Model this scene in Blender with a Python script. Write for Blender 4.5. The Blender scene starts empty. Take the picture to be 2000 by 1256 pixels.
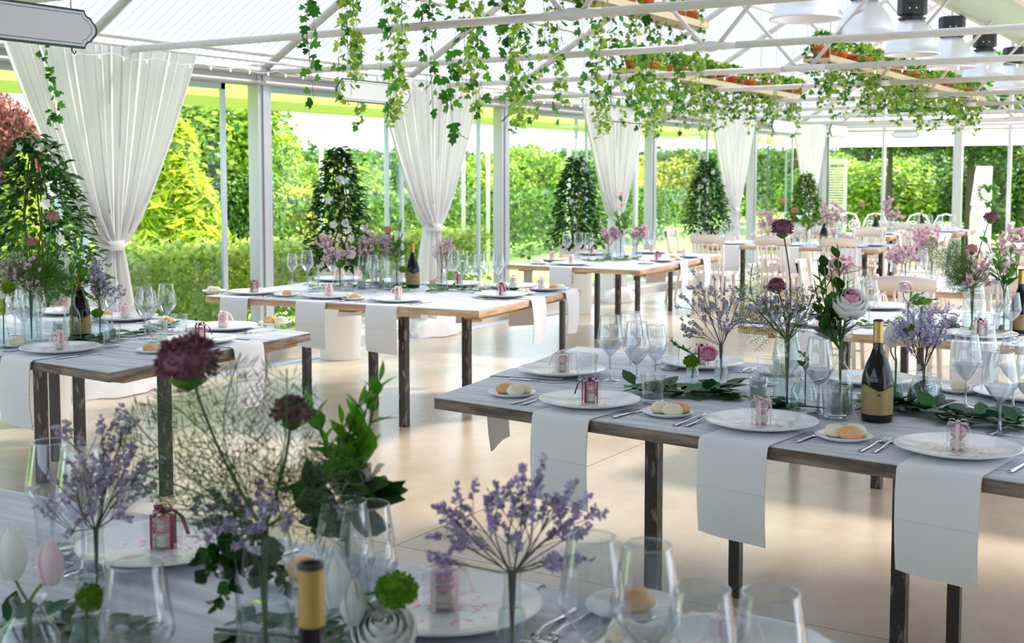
import bpy, math, random
import numpy as np
from mathutils import Vector, Matrix
random.seed(7)
RNG = np.random.default_rng(7)
C = bpy.context.scene.collection
PI = math.pi
sc = bpy.context.scene

# ------------------------------------------------------------------ camera
F = 2434.0; EYE = 1.52; PITCH = math.radians(4.0); YAW = math.atan(1500 / F)
PPY = 350 + F * math.tan(PITCH)
cd = bpy.data.cameras.new('camera'); cam = bpy.data.objects.new('camera', cd); C.objects.link(cam)
cd.sensor_width = 36; cd.sensor_fit = 'HORIZONTAL'; cd.lens = F / 2000 * 36
cd.shift_y = -(628 - PPY) / 2000
cam.location = (0, 0, EYE); cam.rotation_euler = (PI / 2 - PITCH, 0, YAW)
cd.clip_start = 0.05; cd.clip_end = 400
cd.dof.use_dof = True; cd.dof.focus_distance = 4.6; cd.dof.aperture_fstop = 5.6
sc.camera = cam

# ------------------------------------------------------------------ light
w = bpy.data.worlds.new('world'); sc.world = w; w.use_nodes = True
bg = w.node_tree.nodes['Background']; bg.inputs[0].default_value = (0.70, 0.84, 1.0, 1); bg.inputs[1].default_value = 2.3
sd = bpy.data.lights.new('sun', 'SUN'); sun = bpy.data.objects.new('sun', sd); C.objects.link(sun)
sd.energy = 15.0; sd.color = (1.0, 0.91, 0.80); sd.angle = math.radians(9)
sun.rotation_euler = Vector((0.42, 0.62, 0.80)).to_track_quat('Z', 'Y').to_euler()
vs = sc.view_settings
vs.view_transform = 'Standard'; vs.look = 'None'; vs.gamma = 1.0; vs.use_curve_mapping = False; vs.exposure = 0.42
cy = sc.cycles
cy.transparent_max_bounces = 40; cy.max_bounces = 8; cy.diffuse_bounces = 4; cy.glossy_bounces = 4; cy.transmission_bounces = 6
cy.caustics_reflective = False; cy.caustics_refractive = False; cy.sample_clamp_indirect = 6

_s, _c = math.sin(YAW), math.cos(YAW)
_R = Vector((_c, _s, 0)); _F = Vector((-_s * math.cos(PITCH), _c * math.cos(PITCH), -math.sin(PITCH)))
_U = Vector((-_s * math.sin(PITCH), _c * math.sin(PITCH), math.cos(PITCH)))
def ray(x, y): return _R * ((x - 1000) / F) + _U * (-(y - PPY) / F) + _F
def at(x, y, z=0.75):
    d = ray(x, y); t = (z - EYE) / d.z; return Vector((d.x * t, d.y * t, z))
def atX(x, y, X):
    d = ray(x, y); t = X / d.x; return Vector((X, d.y * t, EYE + d.z * t))
def atY(x, y, Y):
    d = ray(x, y); t = Y / d.y; return Vector((d.x * t, Y, EYE + d.z * t))

# ------------------------------------------------------------------ materials
MATS = {}
def mat(name, col, rough=0.5, metal=0.0, spec=0.5, trans=0.0, bump=None, var=None, coat=0.0, em=None):
    m = bpy.data.materials.new(name); m.use_nodes = True; nt = m.node_tree; b = nt.nodes['Principled BSDF']
    b.inputs['Base Color'].default_value = (*col, 1); b.inputs['Roughness'].default_value = rough
    b.inputs['Metallic'].default_value = metal; b.inputs['Specular IOR Level'].default_value = spec
    b.inputs['Coat Weight'].default_value = coat
    if em: b.inputs['Emission Color'].default_value = (*em[0], 1); b.inputs['Emission Strength'].default_value = em[1]
    tc = nt.nodes.new('ShaderNodeTexCoord')
    if var:      # (scale xyz, colour2, contrast lo, hi)
        mp = nt.nodes.new('ShaderNodeMapping'); mp.inputs['Scale'].default_value = var[0]
        nt.links.new(tc.outputs['Object'], mp.inputs[0])
        n = nt.nodes.new('ShaderNodeTexNoise'); n.inputs['Scale'].default_value = 1; n.inputs['Detail'].default_value = 5
        nt.links.new(mp.outputs[0], n.inputs['Vector'])
        r = nt.nodes.new('ShaderNodeValToRGB'); r.color_ramp.elements[0].position = var[2]; r.color_ramp.elements[1].position = var[3]
        r.color_ramp.elements[0].color = (*col, 1); r.color_ramp.elements[1].color = (*var[1], 1)
        nt.links.new(n.outputs['Fac'], r.inputs[0]); nt.links.new(r.outputs[0], b.inputs['Base Color'])
    if bump:
        n2 = nt.nodes.new('ShaderNodeTexNoise'); n2.inputs['Scale'].default_value = bump[0]; n2.inputs['Detail'].default_value = 4
        nt.links.new(tc.outputs['Object'], n2.inputs['Vector'])
        bp = nt.nodes.new('ShaderNodeBump'); bp.inputs['Strength'].default_value = bump[1]; bp.inputs['Distance'].default_value = 0.01
        nt.links.new(n2.outputs['Fac'], bp.inputs['Height']); nt.links.new(bp.outputs[0], b.inputs['Normal'])
    if trans:
        t = nt.nodes.new('ShaderNodeBsdfTranslucent'); t.inputs[0].default_value = (*[min(1, c * 1.3) for c in col], 1)
        if var: nt.links.new(r.outputs[0], t.inputs[0])
        mx = nt.nodes.new('ShaderNodeMixShader'); mx.inputs[0].default_value = trans
        nt.links.new(b.outputs[0], mx.inputs[1]); nt.links.new(t.outputs[0], mx.inputs[2])
        nt.links.new(mx.outputs[0], nt.nodes['Material Output'].inputs[0])
    MATS[name] = m; return m
def glass(name, tint, ior=1.5, rough=0.0, extra=0.0, power=5.0):
    m = bpy.data.materials.new(name); m.use_nodes = True; nt = m.node_tree; nt.nodes.remove(nt.nodes['Principled BSDF'])
    t = nt.nodes.new('ShaderNodeBsdfTransparent'); t.inputs[0].default_value = (*tint, 1)
    g = nt.nodes.new('ShaderNodeBsdfGlossy'); g.inputs['Roughness'].default_value = rough
    f = nt.nodes.new('ShaderNodeLayerWeight'); f.inputs[0].default_value = 0.5; f0 = ((ior - 1) / (ior + 1)) ** 2 + extra
    pw = nt.nodes.new('ShaderNodeMath'); pw.operation = 'POWER'; pw.inputs[1].default_value = power; nt.links.new(f.outputs['Facing'], pw.inputs[0])
    a = nt.nodes.new('ShaderNodeMath'); a.operation = 'MULTIPLY_ADD'; a.use_clamp = True; a.inputs[1].default_value = 1 - f0; a.inputs[2].default_value = f0
    nt.links.new(pw.outputs[0], a.inputs[0])
    mx = nt.nodes.new('ShaderNodeMixShader'); nt.links.new(a.outputs[0], mx.inputs[0])
    nt.links.new(t.outputs[0], mx.inputs[1]); nt.links.new(g.outputs[0], mx.inputs[2])
    nt.links.new(mx.outputs[0], nt.nodes['Material Output'].inputs[0]); MATS[name] = m; return m
def leafmat(name, c1, c2, tr=0.45, rough=0.5, spread=0.5):
    m = bpy.data.materials.new(name); m.use_nodes = True; nt = m.node_tree; b = nt.nodes['Principled BSDF']
    b.inputs['Roughness'].default_value = rough; b.inputs['Specular IOR Level'].default_value = 0.3
    g = nt.nodes.new('ShaderNodeNewGeometry'); r = nt.nodes.new('ShaderNodeValToRGB')
    r.color_ramp.elements[0].color = (*c1, 1); r.color_ramp.elements[1].color = (*c2, 1)
    nt.links.new(g.outputs['Random Per Island'], r.inputs[0]); nt.links.new(r.outputs[0], b.inputs['Base Color'])
    t = nt.nodes.new('ShaderNodeBsdfTranslucent'); nt.links.new(r.outputs[0], t.inputs[0])
    mx = nt.nodes.new('ShaderNodeMixShader'); mx.inputs[0].default_value = tr
    nt.links.new(b.outputs[0], mx.inputs[1]); nt.links.new(t.outputs[0], mx.inputs[2])
    nt.links.new(mx.outputs[0], nt.nodes['Material Output'].inputs[0]); MATS[name] = m; return m

M_floor = mat('polished concrete', (0.50, 0.42, 0.33), 0.22, spec=0.6)
def _floor():
    nt = M_floor.node_tree; b = nt.nodes['Principled BSDF']; N = nt.nodes.new; L = nt.links.new
    tc = N('ShaderNodeTexCoord'); n = N('ShaderNodeTexNoise'); n.inputs['Scale'].default_value = 0.9; n.inputs['Detail'].default_value = 8; n.inputs['Roughness'].default_value = 0.65
    mp = N('ShaderNodeMapping'); mp.inputs['Scale'].default_value = (1, 0.6, 1); L(tc.outputs['Object'], mp.inputs[0]); L(mp.outputs[0], n.inputs['Vector'])
    r = N('ShaderNodeValToRGB'); r.color_ramp.elements[0].position = 0.35; r.color_ramp.elements[1].position = 0.68
    r.color_ramp.elements[0].color = (0.46, 0.36, 0.26, 1); r.color_ramp.elements[1].color = (0.68, 0.57, 0.44, 1); L(n.outputs['Fac'], r.inputs[0])
    sx = N('ShaderNodeSeparateXYZ'); L(tc.outputs['Object'], sx.inputs[0])
    def joint(out, off, per):
        a = N('ShaderNodeMath'); a.operation = 'ADD'; a.inputs[1].default_value = -off + per * 20.5; L(out, a.inputs[0])
        f = N('ShaderNodeMath'); f.operation = 'MODULO'; f.inputs[1].default_value = per; L(a.outputs[0], f.inputs[0])
        s = N('ShaderNodeMath'); s.operation = 'SUBTRACT'; s.inputs[1].default_value = per / 2; L(f.outputs[0], s.inputs[0])
        ab = N('ShaderNodeMath'); ab.operation = 'ABSOLUTE'; L(s.outputs[0], ab.inputs[0])
        g = N('ShaderNodeMath'); g.operation = 'LESS_THAN'; g.inputs[1].default_value = 0.003; L(ab.outputs[0], g.inputs[0]); return g
    j1 = joint(sx.outputs['X'], -3.08, 4.4); j2 = joint(sx.outputs['Y'], 4.08, 4.4)
    mxx = N('ShaderNodeMath'); mxx.operation = 'MAXIMUM'; L(j1.outputs[0], mxx.inputs[0]); L(j2.outputs[0], mxx.inputs[1])
    mix = N('ShaderNodeMixRGB'); mix.inputs[2].default_value = (0.05, 0.04, 0.035, 1); L(mxx.outputs[0], mix.inputs[0]); L(r.outputs[0], mix.inputs[1]); L(mix.outputs[0], b.inputs['Base Color'])
    rr = N('ShaderNodeMapRange'); rr.inputs[3].default_value = 0.16; rr.inputs[4].default_value = 0.34; L(n.outputs['Fac'], rr.inputs[0]); L(rr.outputs[0], b.inputs['Roughness'])
_floor()
M_steel = mat('painted steel', (0.62, 0.57, 0.52), 0.45, spec=0.5, var=((3, 3, 3), (0.72, 0.69, 0.66), 0.3, 0.7))
M_frame = mat('grey window frame', (0.55, 0.56, 0.60), 0.4, metal=0.2)
M_alu = mat('brushed aluminium frame', (0.50, 0.56, 0.62), 0.35, metal=0.4)
M_header = mat('grey header', (0.52, 0.50, 0.50), 0.5)
M_ledge = mat('pale stone ledge', (0.62, 0.57, 0.53), 0.5, bump=(30, 0.1))
M_grate = mat('steel channel strip', (0.55, 0.60, 0.68), 0.3, metal=0.5)
M_roof = mat('corrugated translucent sheet', (0.40, 0.42, 0.48), 0.35, trans=0.22)
def _roofmix():
    nt = M_roof.node_tree; out = nt.nodes['Material Output']; src = out.inputs[0].links[0].from_socket
    t = nt.nodes.new('ShaderNodeBsdfTransparent'); t.inputs[0].default_value = (.96, .98, 1, 1); mx = nt.nodes.new('ShaderNodeMixShader'); mx.inputs[0].default_value = 0.24
    nt.links.new(src, mx.inputs[1]); nt.links.new(t.outputs[0], mx.inputs[2]); nt.links.new(mx.outputs[0], out.inputs[0])
_roofmix()
M_opaque = mat('grey shading panel', (0.45, 0.46, 0.48), 0.7)  # for the added roof part that keeps sun off the near tables
M_plaster = mat('plaster', (0.55, 0.54, 0.52), 0.8)
M_awn = mat('yellow green awning', (0.56, 0.66, 0.16), 0.7, trans=0.25)
M_whaw = mat('white awning', (0.9, 0.9, 0.9), 0.7, trans=0.5)
M_top = mat('weathered whitewashed planks', (0.40, 0.41, 0.45), 0.5, var=((2.2, 26, 20), (0.68, 0.70, 0.76), 0.30, 0.62), bump=(60, 0.25))
M_edge = mat('worn plank edge', (0.10, 0.065, 0.045), 0.6, var=((6, 6, 40), (0.34, 0.26, 0.21), 0.38, 0.75), bump=(60, 0.3))
M_edgel = mat('raw pine plank edge', (0.42, 0.24, 0.12), 0.6, var=((6, 6, 40), (0.74, 0.52, 0.34), 0.3, 0.7), bump=(60, 0.3))
M_batten = mat('raw pine batten', (0.42, 0.22, 0.08), 0.6, var=((8, 8, 30), (0.60, 0.35, 0.14), 0.3, 0.7))
M_leg = mat('dark streaked timber', (0.035, 0.027, 0.022), 0.4, var=((34, 34, 10), (0.26, 0.21, 0.17), 0.56, 0.64), bump=(50, 0.3))
M_legp = mat('dark brown steel', (0.045, 0.035, 0.03), 0.35)
M_napkin = mat('white linen', (0.86, 0.86, 0.88), 0.85, trans=0.10, bump=(300, 0.1))
M_china = mat('white china', (0.86, 0.86, 0.86), 0.12, spec=0.6)
def plate_mat():
    m = mat('china with pink printed flourish', (0.86, 0.86, 0.86), 0.14, spec=0.6); nt = m.node_tree; b = nt.nodes['Principled BSDF']; N = nt.nodes.new; L = nt.links.new
    tc = N('ShaderNodeTexCoord'); n = N('ShaderNodeTexNoise'); n.inputs['Scale'].default_value = 24; n.inputs['Detail'].default_value = 3; n.inputs['Distortion'].default_value = 2.5
    L(tc.outputs['Object'], n.inputs['Vector'])
    ln = N('ShaderNodeVectorMath'); ln.operation = 'LENGTH'; L(tc.outputs['Object'], ln.inputs[0])
    lt = N('ShaderNodeMapRange'); lt.inputs[1].default_value = 0.075; lt.inputs[2].default_value = 0.105; lt.inputs[3].default_value = 1; lt.inputs[4].default_value = 0; L(ln.outputs['Value'], lt.inputs[0])
    gt = N('ShaderNodeMapRange'); gt.inputs[1].default_value = 0.52; gt.inputs[2].default_value = 0.60; L(n.outputs['Fac'], gt.inputs[0])
    mu = N('ShaderNodeMath'); mu.operation = 'MULTIPLY'; L(lt.outputs[0], mu.inputs[0]); L(gt.outputs[0], mu.inputs[1])
    mx = N('ShaderNodeMixRGB'); mx.inputs[1].default_value = (0.86, 0.86, 0.86, 1); mx.inputs[2].default_value = (0.86, 0.30, 0.36, 1)
    L(mu.outputs[0], mx.inputs[0]); L(mx.outputs[0], b.inputs['Base Color']); return m
M_plate = plate_mat()
M_silver = mat('polished cutlery steel', (0.72, 0.73, 0.76), 0.16, metal=1.0)
M_rollg = mat('golden bread crust', (0.72, 0.33, 0.10), 0.55, var=((14, 14, 14), (0.86, 0.55, 0.28), 0.35, 0.7))
M_rollp = mat('pale floured bread', (0.80, 0.68, 0.46), 0.7, var=((14, 14, 14), (0.90, 0.82, 0.64), 0.35, 0.7))
M_ribr = mat('burgundy satin ribbon', (0.24, 0.002, 0.035), 0.4)
M_ribp = mat('pale pink organza ribbon', (0.85, 0.66, 0.68), 0.5, trans=0.4)
M_macp = mat('pink macaron', (0.80, 0.40, 0.50), 0.7)
M_macw = mat('cream macaron', (0.74, 0.72, 0.62), 0.7)
M_glass = glass('clear drinking glass', (0.95, 0.97, 0.98), 1.62, 0.0, 0.05, 2.0)
M_gthick = glass('thick glass', (0.84, 0.90, 0.95), 1.62, 0.05, 0.14, 1.5)
M_gvase = glass('clear vase glass', (0.92, 0.955, 0.95), 1.62, 0.0, 0.03, 2.5)
M_acr = glass('clear acrylic', (0.97, 0.97, 0.97), 1.5, 0.02, 0.03)
M_pane = glass('window pane', (0.97, 0.99, 0.985), 1.3, 0.0, 0.0)
M_water = glass('water', (0.93, 0.97, 0.97), 1.33, 0.0, 0.0)
M_bottle = mat('dark wine bottle glass', (0.004, 0.004, 0.006), 0.06, spec=0.45, coat=0.0)
M_foil = mat('gold foil capsule', (0.60, 0.40, 0.12), 0.35, metal=0.8)
M_label = mat('gold paper label', (0.34, 0.24, 0.09), 0.45, metal=0.4, bump=(40, 0.2))
M_wax = mat('white candle', (0.85, 0.86, 0.88), 0.5, trans=0.2)
M_stem = mat('green stem', (0.10, 0.20, 0.04), 0.5)
M_stemd = mat('brown green stem', (0.12, 0.10, 0.06), 0.6)
M_leafd = leafmat('dark glossy leaf', (0.012, 0.06, 0.012), (0.045, 0.14, 0.02), 0.25, 0.35)
M_leafm = leafmat('mid green leaf', (0.05, 0.17, 0.015), (0.14, 0.32, 0.03), 0.35, 0.4)
M_leafb = leafmat('bright lisianthus leaf', (0.07, 0.26, 0.01), (0.22, 0.50, 0.03), 0.45, 0.35)
M_euc = leafmat('eucalyptus leaf', (0.02, 0.09, 0.03), (0.06, 0.18, 0.06), 0.2, 0.4)
M_ivy = leafmat('ivy leaf', (0.06, 0.20, 0.01), (0.45, 0.62, 0.08), 0.5, 0.4)
M_ivyd = leafmat('dark ivy leaf', (0.02, 0.12, 0.01), (0.12, 0.35, 0.02), 0.45, 0.4)
M_fern = leafmat('asparagus fern', (0.04, 0.15, 0.02), (0.12, 0.28, 0.04), 0.35)
M_lav = leafmat('lavender spike', (0.40, 0.33, 0.50), (0.70, 0.61, 0.77), 0.2, 0.8)
M_lim = leafmat('mauve statice floret', (0.34, 0.28, 0.38), (0.72, 0.66, 0.75), 0.2, 0.8)
M_limp = leafmat('pink statice floret', (0.62, 0.40, 0.45), (0.88, 0.70, 0.74), 0.2, 0.8)
M_all = leafmat('plum allium floret', (0.13, 0.035, 0.06), (0.38, 0.16, 0.21), 0.15, 0.7)
M_allp = leafmat('coral allium floret', (0.50, 0.16, 0.14), (0.75, 0.42, 0.36), 0.2, 0.7)
M_pom = leafmat('green pompom petal', (0.10, 0.26, 0.01), (0.26, 0.48, 0.03), 0.3, 0.7)
M_petw = mat('white petal', (0.86, 0.86, 0.78), 0.5, trans=0.35)
M_petp = mat('pink petal', (0.85, 0.42, 0.55), 0.5, trans=0.35)
M_petb = mat('blush petal', (0.86, 0.68, 0.70), 0.5, trans=0.35)
M_yel = mat('yellow stamen', (0.80, 0.62, 0.05), 0.6)
M_cane = mat('orange cane', (0.65, 0.25, 0.05), 0.6)
M_pot = mat('terracotta plastic pot', (0.78, 0.16, 0.04), 0.5, trans=0.15)
M_white = mat('white lacquer', (0.84, 0.83, 0.80), 0.4)
M_curt = mat('white voile curtain', (0.90, 0.87, 0.87), 0.85, trans=0.32)
M_wood = mat('tray timber', (0.55, 0.46, 0.30), 0.6)
M_chair = mat('cream painted chair', (0.86, 0.72, 0.62), 0.5, var=((5, 5, 20), (0.92, 0.82, 0.74), 0.3, 0.7))
M_sign = mat('white enamel sign', (0.80, 0.80, 0.82), 0.35)
M_signb = mat('dark green sign border', (0.02, 0.07, 0.06), 0.4)
M_black = mat('black metal', (0.015, 0.015, 0.018), 0.45)
M_refl = mat('spun aluminium reflector', (0.84, 0.85, 0.88), 0.35, metal=0.35)
M_bulb = mat('warm fairy light', (1, 0.8, 0.5), 0.4, em=((1.0, 0.75, 0.4), 3))
M_duct = mat('translucent ribbed duct', (0.62, 0.68, 0.60), 0.4, trans=0.4)
M_yg = leafmat('golden conifer', (0.16, 0.34, 0.01), (0.85, 0.90, 0.05), 0.4, 0.7)
M_t1 = leafmat('bright garden leaf', (0.05, 0.18, 0.01), (0.46, 0.64, 0.06), 0.35, 0.6)
M_t2 = leafmat('deep garden leaf', (0.012, 0.06, 0.008), (0.20, 0.38, 0.05), 0.3, 0.6)
M_t3 = leafmat('yellow garden leaf', (0.20, 0.32, 0.02), (0.85, 0.80, 0.12), 0.45, 0.6)
M_t4 = leafmat('copper leaf', (0.10, 0.02, 0.015), (0.42, 0.14, 0.10), 0.35, 0.6)
M_hedge = leafmat('hedge leaf', (0.22, 0.38, 0.04), (0.75, 0.80, 0.24), 0.4, 0.6)
M_lawn = mat('lawn', (0.10, 0.24, 0.03), 0.9, var=((1.2, 1.2, 1.2), (0.30, 0.44, 0.10), 0.3, 0.7))
M_bounce = mat('blue grey bounce paving', (0.26, 0.29, 0.36), 0.8, var=((2, 2, 2), (0.34, 0.37, 0.44), 0.3, 0.7))
M_bark = mat('bark', (0.10, 0.07, 0.05), 0.9)
M_redb = mat('burgundy bud', (0.32, 0.03, 0.06), 0.6)

# ------------------------------------------------------------------ mesh helpers
class MB:
    def __init__(s): s.v = []; s.f = []
    def add(s, vs, fs):
        o = len(s.v); s.v.extend(tuple(v) for v in vs); s.f.extend([tuple(i + o for i in f) for f in fs])
    def box(s, x0, x1, y0, y1, z0, z1, mtx=None):
        vs = [Vector(p) for p in ((x0,y0,z0),(x1,y0,z0),(x1,y1,z0),(x0,y1,z0),(x0,y0,z1),(x1,y0,z1),(x1,y1,z1),(x0,y1,z1))]
        if mtx: vs = [mtx @ v for v in vs]
        s.add(vs, [(0,3,2,1),(4,5,6,7),(0,1,5,4),(1,2,6,5),(2,3,7,6),(3,0,4,7)])
    def tube(s, pts, r, n=8, cap=True):
        pts = [Vector(p) for p in pts]; m = len(pts)
        rs = r if isinstance(r, (list, tuple)) else [r] * m
        vs = []; up = None
        for i, p in enumerate(pts):
            t = (pts[min(i + 1, m - 1)] - pts[max(i - 1, 0)])
            t = t.normalized() if t.length > 1e-9 else Vector((0, 0, 1))
            if up is None: up = Vector((0, 0, 1)) if abs(t.z) < 0.9 else Vector((1, 0, 0))
            a = t.cross(up); a = a.normalized() if a.length > 1e-6 else t.orthogonal().normalized()
            b = a.cross(t)
            up = b if abs(b.dot(t)) < .5 else up
            for k in range(n):
                q = 2 * PI * k / n; vs.append(p + (a * math.cos(q) + b * math.sin(q)) * rs[i])
        fs = [(i * n + k, i * n + (k + 1) % n, (i + 1) * n + (k + 1) % n, (i + 1) * n + k) for i in range(m - 1) for k in range(n)]
        if cap: fs += [tuple(range(n))[::-1], tuple(range((m - 1) * n, m * n))]
        s.add(vs, fs)
    def lathe(s, prof, n=24, ctr=(0, 0, 0), cap0=False, cap1=False, sx=1, sy=1):
        vs = []; m = len(prof)
        for r, z in prof:
            for k in range(n):
                q = 2 * PI * k / n; vs.append((ctr[0] + r * math.cos(q) * sx, ctr[1] + r * math.sin(q) * sy, ctr[2] + z))
        fs = [(i * n + k, i * n + (k + 1) % n, (i + 1) * n + (k + 1) % n, (i + 1) * n + k) for i in range(m - 1) for k in range(n)]
        if cap0: fs.append(tuple(range(n))[::-1])
        if cap1: fs.append(tuple(range((m - 1) * n, m * n)))
        s.add(vs, fs)
    def leaf(s, p, d, nrm, L, W, fold=0.15, droop=0.0, shape='oval'):
        p = Vector(p); d = Vector(d).normalized(); nrm = Vector(nrm); a = d.cross(nrm)
        a = a.normalized() if a.length > 1e-6 else d.orthogonal().normalized(); n2 = a.cross(d)
        if shape == 'ivy':
            o = [(0, 0), (.12, -.42), (.34, -.50), (.42, -.24), (.70, -.36), (.74, -.14), (1, 0), (.74, .14), (.70, .36), (.42, .24), (.34, .50), (.12, .42)]
            vs = [p + d * (x * L) + a * (y * W) + n2 * (abs(y) * W * fold - droop * x * x * L) for x, y in o] + [p + d * (L * .4)]
            s.add(vs, [(i, (i + 1) % 12, 12) for i in range(12)]); return
        if shape == 'quad':
            vs = [p, p + d * L * .5 + a * W * .5, p + d * L - n2 * droop * L, p + d * L * .5 - a * W * .5]
            s.add(vs, [(0, 1, 2, 3)]); return
        o = [(0, .04), (.2, .35), (.45, .5), (.72, .36), (1, 0.02)]
        vs = []
        for x, y in o:
            c = p + d * (x * L) - n2 * (droop * x * x * L)
            vs += [c + a * (y * W) + n2 * (y * W * fold * 2), c, c - a * (y * W) + n2 * (y * W * fold * 2)]
        fs = []
        for i in range(4):
            j = i * 3; fs += [(j, j + 3, j + 4, j + 1), (j + 1, j + 4, j + 5, j + 2)]
        s.add(vs, fs)
    def mesh(s, name, m, smooth=True):
        me = bpy.data.meshes.new(name); me.from_pydata(s.v, [], s.f)
        if smooth: me.polygons.foreach_set('use_smooth', [True] * len(me.polygons))
        me.materials.append(m); me.update(); return me
def link(name, me, parent=None, loc=None, rz=0.0):
    o = bpy.data.objects.new(name, me); C.objects.link(o)
    if parent: o.parent = parent
    if loc is not None: o.location = loc
    if rz: o.rotation_euler.z = rz
    return o
def obj(name, mb, m, parent=None, loc=None, rz=0.0, smooth=True): return link(name, mb.mesh(name, m, smooth), parent, loc, rz)
def tag(o, label, cat, group=None, kind=None):
    o['label'] = label; o['category'] = cat
    if group: o['group'] = group
    if kind: o['kind'] = kind
    return o
def thing(name, label, cat, loc=(0, 0, 0), rz=0.0, group=None):
    o = bpy.data.objects.new(name, None); C.objects.link(o); o.location = loc; o.rotation_euler = (0, 0, rz); o.empty_display_size = .05
    return tag(o, label, cat, group)
def struct(name, mb, m, smooth=False, parent=None):
    o = obj(name, mb, m, parent, smooth=smooth)
    if not parent: o['kind'] = 'structure'
    return o
KIDS = {}
def regkids(root, kids): KIDS[root.name] = kids
def dup(root, loc, rz=0.0, label=None, group=None, scale=None):
    r = root.copy(); C.objects.link(r); r.location = loc; r.rotation_euler = (0, 0, rz)
    if scale: r.scale = scale if isinstance(scale, (tuple, list)) else (scale,) * 3
    if label: r['label'] = label
    if group: r['group'] = group
    for ch in root.children:
        c = ch.copy(); C.objects.link(c); c.parent = r
        for g in ch.children:
            d = g.copy(); C.objects.link(d); d.parent = c
    return r
class Proto:
    """First use moves the prototype, later uses copy it with its parts."""
    def __init__(s, make): s.make = make; s.root = None; s.first = True
    def __call__(s, loc, rz=0.0, label='', group=None, scale=None):
        if s.root is None:
            s.root = s.make(); s.root.location = loc; s.root.rotation_euler = (0, 0, rz); s.root['label'] = label
            if group: s.root['group'] = group
            if scale: s.root.scale = scale if isinstance(scale, (tuple, list)) else (scale,) * 3
            return s.root
        r = dup(s.root, loc, rz, label, group, scale)
        if not scale: r.scale = (1, 1, 1)
        if not group and 'group' in r: del r['group']
        return r
def rnd(a, b): return random.uniform(a, b)
def rdir():
    v = RNG.normal(size=3); return Vector(v / np.linalg.norm(v))

# ================================================================== THE GLASSHOUSE
WX = -7.7; PY = [0.23 + 4.01 * k for k in range(7)]      # main posts every 4 m along the glass wall
TIE = [2.24 + 2.005 * k for k in range(12)]; RX = -3.45; EAVE = 2.56; SL = 0.58; FY = 24.3; EX = 1.4
def roofz(x): return EAVE + SL * (x - WX) if x < RX else EAVE + SL * (RX - WX) - SL * (x - RX)
b = MB(); b.box(WX - .25, EX, -4, FY + .2, -.2, 0); struct('floor', b, M_floor)
b = MB(); b.box(WX - .12, WX + .55, -4, FY, 0.0, 0.09); struct('trim_1', b, M_ledge)
b = MB(); b.box(WX + .62, WX + .78, -4, FY, 0.0, 0.006); struct('trim_2', b, M_grate)
for i, y in enumerate(PY + [FY]):
    b = MB(); b.box(WX - .06, WX + .06, y - .085, y + .085, 0.09, 2.52)
    b.box(WX + .06, WX + .075, y - .03, y + .03, 0.09, 2.45)
    struct('trim_%d' % (10 + i), b, M_frame)
b = MB(); b.box(WX - .07, WX + .05, -4, FY, 2.34, 2.50); b.tube([(WX + .08, -4, 2.46), (WX + .08, FY, 2.46)], .035); b.tube([(WX + .09, -4, 2.36), (WX + .09, FY, 2.36)], .02)
struct('wall_left', b, M_header)
for i, y in enumerate(PY):                               # sliding glass leaves between posts
    y1 = min(y + 4.01, FY) - .085; y0 = y + .085
    for k, (a, c2, dx) in enumerate(((y0, (y0 + y1) / 2 + .12, .0), ((y0 + y1) / 2 - .12, y1 - .28, -.05))):
        b = MB()
        for (q0, q1, z0, z1) in ((a, a + .05, .09, 2.34), (c2 - .05, c2, .09, 2.34), (a, c2, .09, .15), (a, c2, 2.29, 2.34)):
            b.box(WX - .025 + dx, WX + .0 + dx, q0, q1, z0, z1)
        fr = struct('window_%d' % (1 + i * 2 + k), b, M_alu)
        b = MB(); b.box(WX - .015 + dx, WX - .008 + dx, a + .05, c2 - .05, .15, 2.29); obj('pane', b, M_pane, fr, smooth=False)
# roof: corrugated sheets on both slopes
def roof_side(sign, y0, y1):
    n = int((y1 - y0) / .095 * 6); b = MB(); rows = 5; vs = []
    for j in range(rows):
        t = j / (rows - 1)
        x = (WX - .25) + t * (RX - WX + .25) if sign < 0 else RX + t * (EX + .1 - RX)
        for i in range(n + 1):
            y = y0 + (y1 - y0) * i / n; vs.append((x, y, roofz(x) + .05 + .022 * math.sin(2 * PI * i / 6)))
    fs = [(j * (n + 1) + i, j * (n + 1) + i + 1, (j + 1) * (n + 1) + i + 1, (j + 1) * (n + 1) + i) for j in range(rows - 1) for i in range(n)]
    b.add(vs, fs); return b
o = struct('ceiling', roof_side(-1, 2.6, FY + .2), M_roof, True)
o = struct('ceiling.001', roof_side(1, 7.2, FY + .2), M_roof, True)
b = MB()                                                  # unseen opaque roof added to shade the near end; end wall behind the viewer
b.add([(WX - .25, -4, roofz(WX - .25) + .05), (RX, -4, roofz(RX) + .05), (RX, 2.6, roofz(RX) + .05), (WX - .25, 2.6, roofz(WX - .25) + .05)], [(0, 1, 2, 3)])
b.add([(RX, -4, roofz(RX) + .05), (EX + .1, -4, roofz(EX + .1) + .05), (EX + .1, 7.2, roofz(EX + .1) + .05), (RX, 7.2, roofz(RX) + .05)], [(0, 1, 2, 3)])
struct('ceiling.002', b, M_opaque)
b = MB(); b.box(WX - .1, EX + .1, -4.1, -4, 0, 1.3); b.box(WX - .1, EX + .1, -4.1, -4, 2.35, 2.55)  # unseen wall, shaped with an opening to let cool sky light in
for k in range(6): b.box(WX + k * 1.8, WX + k * 1.8 + .1, -4.1, -4, .5, 4.4 if k in (2, 3) else 2.4)
struct('wall_back', b, M_frame)
b = MB(); b.box(EX, EX + .12, -4.1, 2.6, 0, 2.3); b.box(EX, EX + .12, 2.6, 9.0, 0, .4); b.box(EX, EX + .12, -4.1, 9.0, 2.3, 2.5)  # unseen wall, near stretch made solid to darken the foreground
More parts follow.
